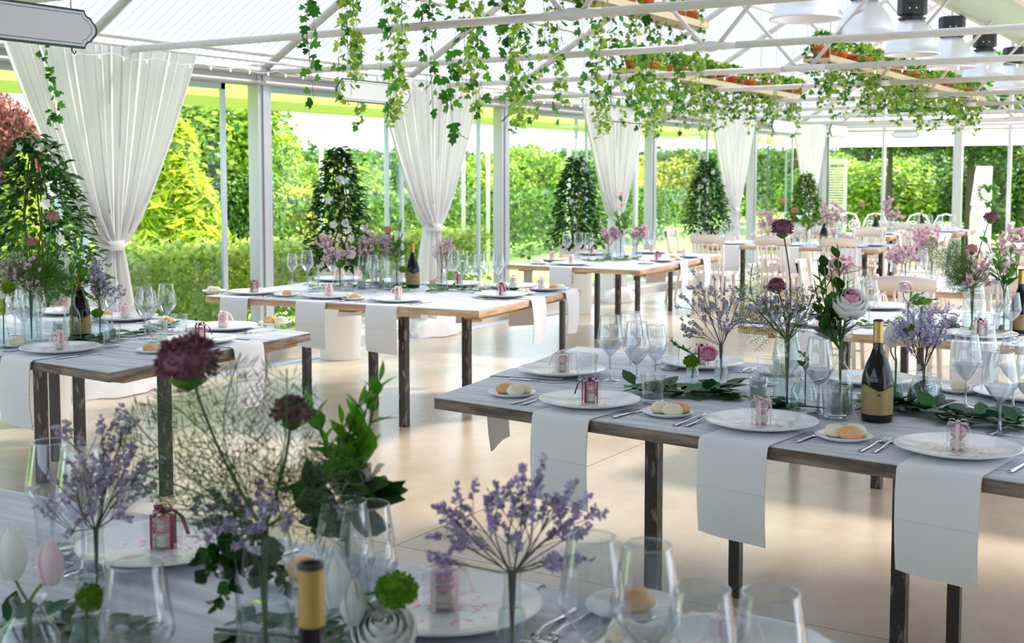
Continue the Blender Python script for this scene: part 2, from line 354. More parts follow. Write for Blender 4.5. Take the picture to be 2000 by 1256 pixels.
for k in range(7): b.box(EX, EX + .1, -4.1 + k * 2, -4.0 + k * 2, .4, 2.3)
struct('wall_right', b, M_frame)
b = MB(); b.box(EX, EX + .12, 9, FY, 2.3, 2.5)
for k in range(9): b.box(EX, EX + .1, 9 + k * 1.9, 9.1 + k * 1.9, 0, 2.3)
struct('wall_right.001', b, M_frame)
# roof steel
for i, y in enumerate(TIE):
    t = thing('roof_truss', 'white steel roof truss whose tie bar spans the hall, number %s from camera' % ['one','two','three','four','five','six','seven','eight','nine','ten','eleven','twelve'][i], 'roof truss', (WX, y, 2.45), 0, 'steel trusses under the corrugated roof')
    b = MB(); b.tube([(0.05, 0, 0), (RX - WX - .17, 0, .0)], .026, 10)
    b.tube([(RX - WX + .17, 0, .0), (EX - WX, 0, 0)], .026, 10); obj('tie_bar', b, M_steel, t)
    b = MB(); c0 = RX - WX
    b.lathe([(.001, -.012), (.05, -.012), (.05, .012), (.001, .012)], 14, (0, 0, 0))
    b.v = [(c0 + v[0] * 1.5, v[2] * 1.2, v[1] * .75) for v in b.v]
    b.tube([(c0 - .19, 0, 0), (c0 - .10, 0, 0), (c0, 0, 0), (c0 + .10, 0, 0), (c0 + .19, 0, 0)], [.026, .030, .018, .030, .026], 10)
    b.lathe([(.001, 0), (.014, 0), (.014, .012), (.001, .014)], 8, (c0, 0, 0)); 
    obj('flattened_joint', b, M_steel, t)
    b = MB(); b.tube([(0, 0, .0), (c0, 0, roofz(RX) - 2.45 - .05)], .035, 8); obj('rafter', b, M_steel, t)
    b = MB(); b.tube([(c0, 0, roofz(RX) - 2.45 - .05), (EX - WX, 0, roofz(EX) - 2.45 - .05)], .035, 8); obj('rafter', b, M_steel, t)
    for (xa, xb) in ((c0 - .05, c0 - 1.5), (c0 + .05, c0 + 1.5)):
        za = 0 if xa > 1.5 else .02
        b = MB(); b.tube([(xa, 0, za), (xb, 0, roofz(WX + xb) - 2.45 - .06)], .016, 6); obj('strut', b, M_steel, t)
for k, x in enumerate((-7.62, -6.7, -5.75, -4.8, -3.9)):
    b = MB(); b.tube([(x, -4, roofz(x) + .005), (x, FY, roofz(x) + .005)], .022, 6); struct('beam_%d' % k if False else 'trim_%d' % (30 + k), b, M_steel, True)
# ridge duct: translucent ribbed trunk hanging under the ridge
t = thing('ribbed_air_duct', 'long translucent ribbed duct with pale rails running under the ridge', 'duct', (-2.55, 9.5, 3.25))
b = MB(); n = 220; L = FY - 9.6; pts = []
for i in range(n + 1):
    y = L * i / n; r = .30 + .012 * (i % 2); 
    for k in range(13):
        q = PI * k / 12; pts.append((math.cos(q) * r * -1, y, .1 + math.sin(q) * r * .9))
b.add(pts, [(i * 13 + k, i * 13 + k + 1, (i + 1) * 13 + k + 1, (i + 1) * 13 + k) for i in range(n) for k in range(12)]); obj('ribbed_cover', b, M_duct, t)
for sx in (-1, 1):
    b = MB(); b.box(sx * .33 - .05, sx * .33 + .05, 0, L, -.02, .10); obj('side_rail', b, M_whaw if False else M_steel, t, smooth=False)
b = MB(); b.box(-.3, .3, 0, L, -.03, -.01); obj('bottom_panel', b, M_duct, t, smooth=False)

# far gable, glazed
def gable():
    for i, (x, wd) in enumerate(((-6.55, .05), (-5.17, .16), (-4.26, .06), (-3.45, .10), (-2.3, .06), (-1.0, .10), (.2, .06))):
        zt = roofz(x); b = MB(); b.box(x - wd / 2, x + wd / 2, FY - .06, FY + .06, 0, zt); struct('trim_%d' % (50 + i), b, M_frame)
    b = MB(); b.box(WX, EX, FY - .05, FY + .05, 2.50, 2.64); struct('wall_far', b, M_frame)
    b = MB(); b.box(WX, EX, FY - .12, FY + .1, 0, .08); struct('trim_60', b, M_ledge)
    b = MB(); b.add([(WX, FY, .08), (EX, FY, .08), (EX, FY, roofz(EX)), (RX, FY, roofz(RX)), (WX, FY, roofz(WX))], [(0, 1, 2, 3, 4)])
    struct('window_40', b, M_pane)
gable()
# ================================================================== OUTSIDE
b = MB(); b.box(-60, 40, -30, 90, -.30, -.21); struct('ground', b, M_lawn)
b = MB(); b.box(EX + .15, 30, -28, 24, -.21, -.12); b.box(-12, EX + .15, -28, -4.2, -.21, -.12); struct('path', b, M_bounce)  # unseen paving, added to keep green lawn bounce off the near tables
b = MB(); b.add([(-8.6, -4, 2.30), (-7.82, -4, 2.42), (-7.82, 26, 2.42), (-8.6, 26, 2.30)], [(0, 1, 2, 3)]); b.add([(-8.6, -4, 2.30), (-8.6, -4, 2.20), (-8.6, 26, 2.20), (-8.6, 26, 2.30)], [(0, 1, 2, 3)])
tag(obj('awning', b, M_awn, smooth=False), 'long yellow green awning along the outside of the glass wall', 'awning')
b = MB(); b.add([(-9.5, 25.2, 2.75), (1, 25.2, 2.75), (1, 27.2, 2.42), (-9.5, 27.2, 2.42)], [(0, 1, 2, 3)]); b.add([(-9.5, 27.2, 2.42), (1, 27.2, 2.42), (1, 27.2, 2.22), (-9.5, 27.2, 2.22)], [(0, 1, 2, 3)])
tag(obj('awning', b, M_whaw, smooth=False), 'white awning outside beyond the far glazed gable', 'awning')
# foliage masses: many leaves on lumpy crowns, unit size
def crown_mesh(name, m, n, lumps, leaf, seed, flat=1.0, cone=False):
    g = np.random.default_rng(seed)
    if cone:
        h = g.random(lumps) ** .8; rad = (1 - h) * .9 + .05; a = g.random(lumps) * 2 * PI
        cs = np.stack([np.cos(a) * rad * .55, np.sin(a) * rad * .55, h * 2 - 1], 1); rr = .16 + .28 * (1 - h)
    else:
        v = g.normal(size=(lumps, 3)); v /= np.linalg.norm(v, axis=1)[:, None]; cs = v * (.62 * g.random((lumps, 1)) ** .4); rr = .26 + .22 * g.random(lumps)
    k = g.integers(0, lumps, n); d = g.normal(size=(n, 3)); d /= np.linalg.norm(d, axis=1)[:, None]
    p = cs[k] + d * (rr[k] * (.75 + .3 * g.random(n)))[:, None]
    nn = d + g.normal(size=(n, 3)) * .55 + np.array([0, 0, .5]); nn /= np.linalg.norm(nn, axis=1)[:, None]
    t = np.cross(nn, g.normal(size=(n, 3))); t /= np.linalg.norm(t, axis=1)[:, None]; bt = np.cross(nn, t)
    s = leaf * (.6 + .8 * g.random((n, 1)))
    if flat != 1.0: t *= flat
    V = np.stack([p - t * s, p + bt * s * .55, p + t * s, p - bt * s * .55], 1).reshape(-1, 3)
    me = bpy.data.meshes.new(name); me.vertices.add(n * 4); me.vertices.foreach_set('co', V.ravel())
    me.loops.add(n * 4); me.loops.foreach_set('vertex_index', np.arange(n * 4)); me.polygons.add(n)
    me.polygons.foreach_set('loop_start', np.arange(n) * 4); me.polygons.foreach_set('loop_total', np.full(n, 4))
    me.materials.append(m); me.update(calc_edges=True); me.validate(); return me
CR = [crown_mesh('crown', M_t1, 14000, 34, .042, s) for s in (1, 2, 3)]
CRC = crown_mesh('crown', M_yg, 15000, 46, .05, 9, cone=True, flat=2.2)
CRH = [crown_mesh('foliage', M_hedge, 7000, 24, .045, s) for s in (5, 6)]
trb = MB(); trb.tube([(0, 0, 0), (.02, .01, .5), (-.01, .02, 1)], [.06, .045, .02], 7); TR = trb.mesh('trunk', M_bark)
def tree(kind, label, loc, size, m, me=None, group='garden trees beyond the glass', cat='tree'):
    """loc = centre of the crown; size = half extents"""
    gz = -.21
    t = thing(kind, label, cat, (loc[0], loc[1], gz), rnd(0, 6), group)
    c = link('crown', me or random.choice(CR), t, (0, 0, loc[2] - gz)); c.scale = size
    c.material_slots[0].link = 'OBJECT'; c.material_slots[0].material = m
    s = link('trunk', TR, t); s.scale = (size[0] * .9, size[0] * .9, max(loc[2] - gz, .2)); return t
def treepx(x, yt, yb, X, wpx, m, kind, label, me=None, group='garden trees beyond the glass', Y=None, cat='tree'):
    top = atX(x, yt, X) if Y is None else atY(x, yt, Y); bot = atX(x, yb, X) if Y is None else atY(x, yb, Y)
    dist = (top - Vector((0, 0, EYE))).length; hw = wpx / 2 * dist / F
    return tree(kind, label, (top.x, top.y, (top.z + bot.z) / 2), (hw, hw, max(.3, (top.z - bot.z) / 2)), m, me, group, cat)
treepx(340, 262, 600, -10.6, 310, M_yg, 'golden_conifer', 'bright golden yellow conifer bush outside beside the first curtain', CRC, cat='bush')
treepx(40, 330, 640, -10.2, 190, M_yg, 'golden_conifer', 'golden yellow conifer outside left of the first curtain', CRC, cat='bush')
treepx(5, 150, 420, -13.0, 190, M_t4, 'copper_tree', 'copper red leaved tree outside at the far left')
G1 = 'broadleaf trees behind the lawn'
for i, (x, yt, yb, X, wd, m, lb) in enumerate((
    (420, 130, 430, -13.5, 290, M_t1, 'tall light green tree behind the golden conifer'),
    (300, 140, 480, -15, 280, M_t1, 'light green tree behind the first curtain'),
    (505, 215, 420, -15, 150, M_t1, 'airy green tree beyond the first wide post'),
    (470, 300, 520, -12.5, 150, M_t2, 'dark green shrub at the foot of the light tree'),
    (600, 290, 480, -17, 180, M_t1, 'green garden tree between first and second bays'),
    (560, 340, 520, -13.5, 130, M_t3, 'yellow flowering shrub beyond the first wide post'),
    (690, 285, 470, -18, 170, M_t1, 'green tree behind the second planter'),
    (780, 270, 470, -19, 170, M_t2, 'dark green tree behind the second curtain'),
    (880, 275, 470, -19, 180, M_t1, 'bright green tree right of the second curtain'),
    (960, 272, 460, -19, 160, M_t1, 'bright green tree behind the second wide post'),
    (1040, 255, 440, -19, 190, M_t1, 'broad green tree between second post and third planter'),
    (1120, 260, 450, -20, 170, M_t2, 'deep green tree behind the third planter'),
    (1210, 285, 460, -21, 170, M_t3, 'yellow green tree behind the third curtain'),
    (1300, 282, 450, -21, 160, M_t3, 'yellow tree beyond the third wide post'),
    (1370, 285, 460, -22, 150, M_t1, 'green tree behind the fourth planter'),
    (1450, 285, 450, -22, 150, M_t1, 'green tree behind the fourth curtain'),
    (1540, 280, 450, -23, 150, M_t2, 'green tree behind the fifth curtain'))):
    treepx(x, yt, yb + 40, X, wd * 1.25, m, 'garden_tree', lb, group=G1)
for i, (x, yt, yb, Y, wd, m, lb) in enumerate((
    (1640, 280, 440, 36, 180, M_t1, 'bright green tree beyond the gable beside the shutter'),
    (1740, 285, 450, 34, 190, M_t1, 'leafy green tree beyond the middle of the gable'),
    (1830, 275, 440, 37, 190, M_t2, 'dark green tree beyond the gable near the thick post'),
    (1930, 285, 450, 33, 190, M_t2, 'dark green tree beyond the white drape'),
    (2020, 250, 470, 32, 170, M_t2, 'dark tree at the far right edge beyond the gable'),
    (1560, 130, 260, 40, 200, M_t1, 'tall pale tree showing above the gable header'),
    (1700, 150, 262, 44, 200, M_t1, 'tall tree top above the gable header behind ivy'),
    (1820, 90, 262, 44, 220, M_t2, 'tall dark tree top seen through the gable glass'),
    (1740, 165, 300, 31, 240, M_t2, 'dark green tree close behind the gable above the bottles'),
    (1900, 110, 300, 31, 270, M_t2, 'large dark tree close behind the thick gable post'),
    (1960, 70, 262, 42, 240, M_t2, 'tallest tree top seen through the gable glass'))):
    treepx(x, yt, yb + 25, None, wd * 1.25, m, 'garden_tree', lb, group='trees beyond the gable', Y=Y)
# understorey backdrop so no bare horizon shows between the trunks
def hedge(label, p0, p1, h, n, m, name='hedge', grp=None, dep=.6):
    p0, p1 = Vector(p0), Vector(p1); V = p1 - p0; L = V.length; g = np.random.default_rng(int(L * 100))
    t = g.random(n); hh = g.random(n) ** .6 * h; off = (g.random(n) - .5) * dep; nv = Vector((-V.y, V.x, 0)).normalized()
    P = np.array(p0)[None] + t[:, None] * np.array(V)[None] + off[:, None] * np.array(nv)[None]; P[:, 2] += hh
    top = g.random(n) < .25; P[top, 2] = p0.z + h * (1 + .05 * g.normal(size=top.sum()))
    nn = g.normal(size=(n, 3)) + np.array([0, 0, .6]); nn /= np.linalg.norm(nn, axis=1)[:, None]; tt = np.cross(nn, g.normal(size=(n, 3))); tt /= np.linalg.norm(tt, axis=1)[:, None]; bt = np.cross(nn, tt)
    s = (.035 if h < 1.2 else .05 if h < 2 else .09) * (.6 + g.random((n, 1)))
    Q = np.stack([P - tt * s, P + bt * s * .6, P + tt * s, P - bt * s * .6], 1).reshape(-1, 3)
    me = bpy.data.meshes.new(name); me.vertices.add(n * 4); me.vertices.foreach_set('co', Q.ravel()); me.loops.add(n * 4); me.loops.foreach_set('vertex_index', np.arange(n * 4)); me.polygons.add(n)
    me.polygons.foreach_set('loop_start', np.arange(n) * 4); me.polygons.foreach_set('loop_total', np.full(n, 4)); me.materials.append(m); me.update(calc_edges=True); me.validate()
    return tag(link(name, me), label, 'hedge', kind='stuff')
hedge('clipped low green hedge running just outside the glass wall', (-9.3, -2, -.2), (-9.3, 14, -.2), .98, 42000, M_hedge, dep=.7)
hedge('yellowish low hedge across the lawn outside', (-12.5, 9, -.2), (-16, 24, -.2), .9, 18000, M_t3, dep=1.2)
hedge('loose mid-height green hedge across the middle of the garden', (-12.6, 5, -.2), (-15.5, 34, -.2), 1.35, 34000, M_t2, dep=1.6)
hedge('dense tall green hedge closing the garden behind the trees', (-26, -6, -.2), (-27, 60, -.2), 2.5, 40000, M_t2, dep=2.5)
hedge('dense dark hedge closing the garden beyond the gable', (-27, 48, -.2), (14, 44, -.2), 2.7, 36000, M_t2, dep=2.5)
# pergola posts outside
for i, (x, X) in enumerate(((628, -10.5), (676, -10.0), (905, -10.8), (953, -10.6), (1243, -10.5), (1110, -10.5))):
    q = atX(x, 400, X); b = MB(); b.tube([(0, 0, 0), (0, 0, 2.2), (0, .05, 2.35), (0, .22, 2.5)], .03, 8)
    tag(obj('pergola_post', b, M_white, loc=(q.x, q.y, -.21)), ['thin white pergola post outside, leftmost of all', 'white curved-top pergola post behind second planter', 'white pergola post right of the second curtain', 'slim pergola post left of second wide post', 'slim pergola post left of third wide post', 'slim pergola post left of third curtain'][i], 'post', 'pergola posts in the garden')
# white louvred shutter outside the gable
t = thing('louvred_shutter', 'tall white louvred shutter standing outside beside the last curtain', 'shutter', (*atY(1632, 420, 25.6).xy, -.21)); 
b = MB(); zt = atY(1632, 310, 25.6).z + .21
for (x0, x1, z0, z1) in ((-.22, -.16, 0, zt), (.16, .22, 0, zt), (-.16, .16, 0, .12), (-.16, .16, zt - .12, zt), (-.16, .16, zt * .5, zt * .5 + .1)): b.box(x0, x1, -.02, .02, z0, z1)
obj('frame', b, M_white, t, smooth=False)
b = MB()
for k in range(34):
    z = .16 + k * (zt - .32) / 34; b.box(-.16, .16, -.018, .012, z, z + .035, Matrix.Rotation(0, 4, 'X'))
obj('louvres', b, M_chair, t, smooth=False)
# white draped pedestal with heart wreath
q = atY(1915, 420, 23.4)
t = thing('draped_pedestal', 'tall white pillar draped with lace cloth near the gable', 'pedestal', (q.x, q.y, 0))
b = MB(); b.lathe([(.20, 0), (.18, .9), (.15, 1.05), (.001, 1.05)], 20, cap0=True); obj('base', b, M_white, t)
b = MB(); n = 40
vs = []
for j, z in enumerate((1.05, 1.3, 1.6, 1.75)):
    for k in range(n):
        a = 2 * PI * k / n; r = (.16 + .02 * math.sin(6 * a)) * (1 - .25 * j / 3); vs.append((r * math.cos(a) + .05 * j / 3, r * math.sin(a), z))
b.add(vs, [(j * n + k, j * n + (k + 1) % n, (j + 1) * n + (k + 1) % n, (j + 1) * n + k) for j in range(3) for k in range(n)]); obj('lace_drape', b, M_curt, t)
q = atY(1930, 400, 22.6)
b = MB(); pts = []
for k in range(25):
    a = 2 * PI * k / 24; pts.append((.16 * math.sin(a) ** 3 * 1.0, 0, .012 * (13 * math.cos(a) - 5 * math.cos(2 * a) - 2 * math.cos(3 * a) - math.cos(4 * a))))
for k in range(700):
    p = Vector(pts[random.randrange(24)]).lerp(Vector(pts[random.randrange(24)]), 0) ; i = random.randrange(24); p = Vector(pts[i]).lerp(Vector(pts[i + 1]), random.random()) + rdir() * .025
    b.leaf(p, rdir(), rdir(), .04, .02, shape='quad')
hw = thing('heart_wreath', 'green heart-shaped leaf wreath on a small stand before the white pillar', 'wreath', (q.x, q.y, 0))
obj('wreath', b, M_leafm, hw, loc=(0, 0, q.z + .18)); b = MB(); b.lathe([(.12, 0), (.12, .02), (.02, .03), (.02, q.z - .02)], 12, cap0=True, cap1=True); obj('stand', b, M_white, hw)
# white scrollwork garden chairs outside
def scroll_chair():
    t = thing('garden_chair', '', 'garden chair'); b = MB()
    b.tube([(-.24, .2, .45), (-.25, .22, .8), (-.15, .24, .98), (0, .25, 1.02), (.15, .24, .98), (.25, .22, .8), (.24, .2, .45)], .016, 6)
    for sx in (-1, 1):
        pts = []
        for k in range(26):
            a = k / 25 * 3.6 * PI; r = .115 * (1 - k / 30); pts.append((sx * (.11 + r * math.cos(a)), .23, .76 + r * math.sin(a)))
        b.tube(pts, .010, 5)
    obj('scroll_back', b, M_white, t)
    b = MB(); b.lathe([(.001, .45), (.24, .45), (.25, .43), (.24, .42), (.001, .42)], 20); obj('seat', b, M_white, t)
    for sx in (-1, 1):
        for sy in (-1, 1): b = MB(); b.tube([(sx * .18, sy * .16, .43), (sx * .22, sy * .2, 0)], .014, 6); obj('leg', b, M_white, t)
    return t
PC = Proto(scroll_chair)
for i, x in enumerate((1650, 1709, 1788, 1848)):
    q = atY(x, 410, 26.0); PC((q.x, q.y, -.21), .2 * (i % 2), ['white scroll-backed garden chair outside next to the shutter', 'white scroll-backed garden chair outside, second from the shutter', 'white scroll-backed garden chair outside behind the last bottle', 'white scroll-backed garden chair outside next to the thick gable post'][i], 'white iron garden chairs')

# ================================================================== CURTAINS
def curtain(cy_, label, x=-7.08, puddle=False):
    t = thing('curtain', label, 'curtain', (x, cy_, 0), 0, 'white tied curtains along the glass wall')
    nu = 150
    def sheet(zs, hw, amp, folds, skew=0):
        vs = []
        for j, z in enumerate(zs):
            h = hw(z); a = amp(z)
            for i in range(nu + 1):
                u = i / nu * 2 - 1; ph = u * folds + .6 * math.sin(u * 5 + 1) + .15 * math.sin(z * 3)
                vs.append((a * math.sin(ph) + a * .35 * math.sin(ph * 2.3 + 1), h * u + a * .25 * math.cos(ph * 1.7), z))
        return vs, [(j * (nu + 1) + i, j * (nu + 1) + i + 1, (j + 1) * (nu + 1) + i + 1, (j + 1) * (nu + 1) + i) for j in range(len(zs) - 1) for i in range(nu)]
    ZT, ZK = 2.46, 1.05
    zs = [ZK + (ZT - ZK) * (k / 26) for k in range(27)]
    f = lambda z: (z - ZK) / (ZT - ZK)
    b = MB(); b.add(*sheet(zs, lambda z: .075 + .80 * (f(z) ** .72), lambda z: .018 + .016 * f(z) + .035 * (1 - f(z)) ** 4, 62)); obj('upper_drape', b, M_curt, t)
    b = MB(); b.lathe([(.095, ZK - .035), (.105, ZK), (.095, ZK + .035)], 24, sx=.8); obj('tie_band', b, M_curt, t)
    zs = [.012 + (ZK - .012) * k / 22 for k in range(23)]
    g = lambda z: 1 - (z / ZK)
    b = MB(); b.add(*sheet(zs, lambda z: .085 + .17 * g(z) ** .8 + (.09 if z < .06 else 0), lambda z: .035 + .05 * g(z), 22)); obj('lower_drape', b, M_curt, t)
    b = MB(); n = 48; vs = []
    for j, (r, z) in enumerate(((.30, .14), (.36, .08), (.42, .04), (.46, .008))):
        for k in range(n):
            a = 2 * PI * k / n; rr = r * (1 + .10 * math.sin(5 * a + j) + .06 * math.sin(11 * a + 2 * j)); vs.append((rr * math.cos(a) * .55, rr * math.sin(a), z + .03 * math.sin(7 * a + j * 2) * (1 if 0 < j < 3 else 0) + .0))
    b.add(vs + [(0, 0, .2)], [(j * n + k, j * n + (k + 1) % n, (j + 1) * n + (k + 1) % n, (j + 1) * n + k) for j in range(3) for k in range(n)] + [((k + 1) % n, k, 4 * n) for k in range(n)]); obj('floor_puddle', b, M_curt, t)
for k, lb in enumerate(('white voile curtain nearest the camera, tied above the first planter', 'white voile curtain tied behind the bottle of the second window-row table', 'white voile curtain behind the third window-row table', 'white voile curtain beside the fourth leafy planter', 'white voile curtain at the far corner of the glass wall')):
    curtain(6.05 + 3.95 * k if k < 4 else 21.5, lb)
b = MB(); b.tube([(-7.12, -2, 2.475), (-7.12, FY, 2.475)], .012, 6); struct('trim_70', b, M_steel, True)

# ================================================================== HIGH-BAY LAMPS
def lamp():
    t = thing('pendant_lamp', '', 'pendant lamp')
    b = MB(); b.lathe([(.03, .30), (.10, .30), (.135, .25), (.20, .16), (.235, .06), (.245, 0.0), (.262, -.004), (.262, -.02), (.24, -.016), (.225, .06), (.19, .15), (.12, .24), (.03, .27)], 40); obj('reflector', b, M_refl, t)
    b = MB(); b.lathe([(.001, .30), (.115, .30), (.125, .31), (.125, .325), (.10, .33), (.10, .345), (.13, .35), (.135, .36), (.135, .50), (.125, .515), (.001, .515)], 8); obj('ballast_housing', b, M_black, t, smooth=False)
    b = MB(); b.lathe([(.001, .14), (.035, .12), (.045, .16), (.035, .22), (.03, .28)], 16); obj('bulb', b, M_wax, t)
    b = MB(); b.tube([(0, 0, .515), (0, 0, 1.55)], .005, 5); obj('hanging_cable', b, M_black, t)
    for s in (-1, 1): b = MB(); b.tube([(s * .03, -.136, .40), (s * .03, -.145, .40)], .008, 6); obj('screw', b, M_silver, t)
    return t
PL = Proto(lamp)
for i, y in enumerate((8.95, 10.45, 12.0, 13.65, 15.35, 17.2)):
    PL((-3.0, y, 2.70), .3, ['aluminium dome lamp cut by the top edge', 'largest whole aluminium dome lamp with its black cap behind a tie bar', 'aluminium dome lamp with black cap fully visible, second in the row', 'third aluminium dome lamp, a tie bar crossing its black cap', 'fourth aluminium dome lamp with a small black cap', 'last small aluminium dome lamp at the right edge'][i], 'high-bay lamps in a row under the ridge')

# ================================================================== HANGING SIGNS
def sign(p, label, rz=0, L=.62, Hh=.135):
    t = thing('hanging_sign', label, 'sign', p, rz, 'small plaques hanging from the tie bars')
    def outline(l, h, cr):
        pts = []
        def arc(cx, cz, r, a0, a1, n=6):
            for k in range(n + 1):
                a = math.radians(a0 + (a1 - a0) * k / n); pts.append((cx + r * math.cos(a), cz + r * math.sin(a)))
        arc(l, 0, h * .45, -60, 60)               # round ear on the right end
        arc(l, h, cr, -90, -180); arc(-l, h, cr, 0, -90)
        arc(-l, 0, h * .45, 120, 240); arc(-l, -h, cr, 90, 0); arc(l, -h, cr, 180, 90); return pts
    for nm, l, h, th, m in (('border', L / 2 - .02, Hh / 2, .006, M_signb), ('face', L / 2 - .028, Hh / 2 - .009, .0075, M_sign), ('inner_line', L / 2 - .042, Hh / 2 - .018, .0085, M_signb), ('centre_panel', L / 2 - .0445, Hh / 2 - .0205, .0095, M_sign)):
        pts = outline(l, h, h * .35); n = len(pts); b = MB()
        b.add([(0 - th, x, z) for x, z in pts] + [(th, x, z) for x, z in pts], [tuple(range(n)), tuple(range(n, 2 * n))[::-1]] + [(k, (k + 1) % n, n + (k + 1) % n, n + k) for k in range(n)]); obj(nm, b, m, t, smooth=False)
    for s in (-1, 1):
        b = MB(); b.tube([(0, s * L * .36, Hh / 2), (0, s * L * .36, roofz(p[0]) - .01 - p[2])], .003, 5); obj('hanging_wire', b, M_steel, t)
        b = MB(); b.tube([(0, s * L * .36, -Hh / 2), (0, s * L * .36, -Hh / 2 - .012), (0, s * L * .36 + .012, -Hh / 2 - .025), (0, s * L * .36 + .02, -Hh / 2 - .012)], .003, 5); obj('hook', b, M_black, t)
for i, (x, y, L) in enumerate(((20, 40, .78), (731, 181, .80), (1222, 224, .78), (1531, 248, .78), (1638, 256, .70))):
    q = at(x, y, 2.12); sign((q.x, q.y, 2.12), ['white plaque with dark green border hanging at the top left corner', 'white plaque with dark green border hanging before the second curtain', 'white plaque hanging among ivy before the third curtain', 'small white plaque hanging left of the last curtain', 'small white plaque hanging right of the last curtain'][i], 0, L, .155)
q = atY(1768, 263, 21.0); sign((q.x, q.y, q.z), 'long faint white plaque hanging square to the far gable', PI / 2, .45, .12)

# ================================================================== FAIRY LIGHTS
def lights(a, c, n, label, sag=.03):
    a, c = Vector(a), Vector(c); t = thing('string_lights', label, 'string lights', a, 0, 'fairy light strings')
    b = MB(); pts = [(c - a) * (k / (4 * n)) + Vector((0, 0, -sag * abs(math.sin(PI * k / 8)))) for k in range(4 * n + 1)]; b.tube(pts, .0025, 4); obj('cable', b, M_white, t)
    for k in range(n):
        p = pts[4 * k + 2]; b = MB(); b.lathe([(.001, -.024), (.005, -.02), (.006, -.014), (.003, 0)], 6, p); obj('bulb', b, M_bulb, t)
lights((-7.0, 5.6, 2.40), (-7.0, 13.2, 2.40), 36, 'fairy light string drooping along the glass wall header')
lights((-6.2, TIE[4] - .03, 2.42), (-1.0, TIE[4] - .03, 2.42), 24, 'fairy light string under the tie bar crossing the lamps')
lights((-6.2, TIE[6] - .03, 2.42), (-1.0, TIE[6] - .03, 2.42), 24, 'fairy light string under a far tie bar beyond the lamps')

# ================================================================== TABLES
TH = 0.75
def table(name_label, q, legs, thick=.042, boards=True, battens=True):
    """q = FL, FR, BR, BL corners (x, y); legs = [(x, y, streaked)]"""
    c = sum((Vector((*p, 0)) for p in q), Vector()) / 4
    t = thing('banquet_table', name_label, 'table', (c.x, c.y, 0))
    Q = [Vector((*p, 0)) - Vector((c.x, c.y, 0)) for p in q]
    b = MB(); b.add([(p.x, p.y, TH) for p in Q] + [(p.x, p.y, TH - .004) for p in Q], [(0, 1, 2, 3)] + [(4 + k, 4 + (k + 1) % 4, (k + 1) % 4, k) for k in range(4)])
    obj('plank_top', b, M_top, t, smooth=False)
    b = MB(); b.add([(p.x, p.y, TH - .004) for p in Q] + [(p.x, p.y, TH - thick) for p in Q], [(7, 6, 5, 4)] + [(4 + k, 4 + (k + 1) % 4, (k + 1) % 4, k) for k in range(4)])
    obj('edge_boards', b, M_edge if q in (TA, TC, TO) else M_edgel, t, smooth=False)
    if battens:
        for u in (.06, .5, .94):
            a = Q[0].lerp(Q[1], u); e = Q[3].lerp(Q[2], u); a, e = a.lerp(e, .09), a.lerp(e, .97)
            d = (e - a).normalized(); n = Vector((-d.y, d.x, 0)) * .055; b = MB()
            vs = [a + n, e + n, e - n, a - n]; b.add([(v.x, v.y, TH - thick) for v in vs] + [(v.x, v.y, TH - thick - .03) for v in vs], [(7, 6, 5, 4)] + [(4 + k, 4 + (k + 1) % 4, (k + 1) % 4, k) for k in range(4)])
            obj('batten', b, M_batten, t, smooth=False)
    for (x, y, st) in legs:
        b = MB(); r = .024 if st else .020; b.box(-r, r, -r, r, 0, TH - thick - .03); obj('leg', b, M_leg if st else M_legp, t, loc=(x - c.x, y - c.y, 0), smooth=False)
    return t
def P2(x, y, z=0): v = at(x, y, z); return (v.x, v.y)
TA = [(-2.53, 3.58), (.35, 3.24), (.50, 4.78), (-2.74, 5.02)]
TB = [(-6.03, 5.92), (-3.98, 6.09), (-4.18, 7.72), (-6.25, 7.50)]
TC = [(-6.0, 3.55), (-3.96, 3.36), (-4.14, 4.78), (-6.2, 4.95)]
TD = [(-5.93, 9.53), (-4.60, 9.53), (-4.86, 12.0), (-6.25, 11.9)]
TO = [(-3.1, .55), (-.1, .62), (-.2, 2.03), (-2.95, 1.93)]
TF = [(-2.42, 6.20), (.7, 6.0), (.8, 7.5), (-2.5, 7.65)]
TG = [(-2.45, 8.75), (.4, 9.0), (.3, 10.5), (-2.6, 10.25)]
TH_ = [(-5.80, 13.65), (-3.75, 13.77), (-3.85, 15.0), (-5.9, 14.95)]
TI = [(-6.1, 16.5), (-4.45, 16.9), (-4.55, 18.1), (-6.15, 17.8)]
TJ = [(-5.4, 18.9), (-3.93, 18.5), (-3.95, 19.95), (-5.4, 20.3)]
NA, NB, NC, ND, NO, NF, NG, NH, NI, NJ = 'second inner-row table', 'second window-row table', 'first window-row table', 'third window-row table', 'table nearest the camera', 'third inner-row table', 'fourth inner-row table', 'far table among the cream chairs', 'far table behind the cream chairs', 'last table before the gable'
L = lambda px, st=True: (*P2(*px), st)
table('whitewashed plank table with three white napkins over its front edge', TA, [L((1275, 1181)), L((1436, 1165), False), L((1755, 1262)), L((1862, 1253), False), (.1, 4.4, True)])
table('plank table of the window row beside the tall white planter and bottle', TB, [L((790, 833)), L((600, 768)), L((730, 790)), L((912, 800)), L((1098, 684), False)])
table('plank table of the window row standing closest to the camera, bottle on it', TC, [L((325, 967)), L((110, 900), False), L((84, 942)), (-5.8, 4.7, True)])
table('third plank table of the window row beside the leafy planter', TD, [L((1166, 662), False), L((1245, 607)), L((1309, 608), False), (-5.9, 11.7, True)])
table('plank table closest to the camera, crowded with blossoms', TO, [(-2.8, .8, True), (-.5, .8, True), (-.5, 1.8, True), (-2.8, 1.75, True)], battens=False)
table('plank table directly behind the big table with the bottle', TF, [(-2.2, 6.5, True), (.4, 6.3, True), (.4, 7.2, True), (-2.2, 7.4, True), L((1712, 953))])
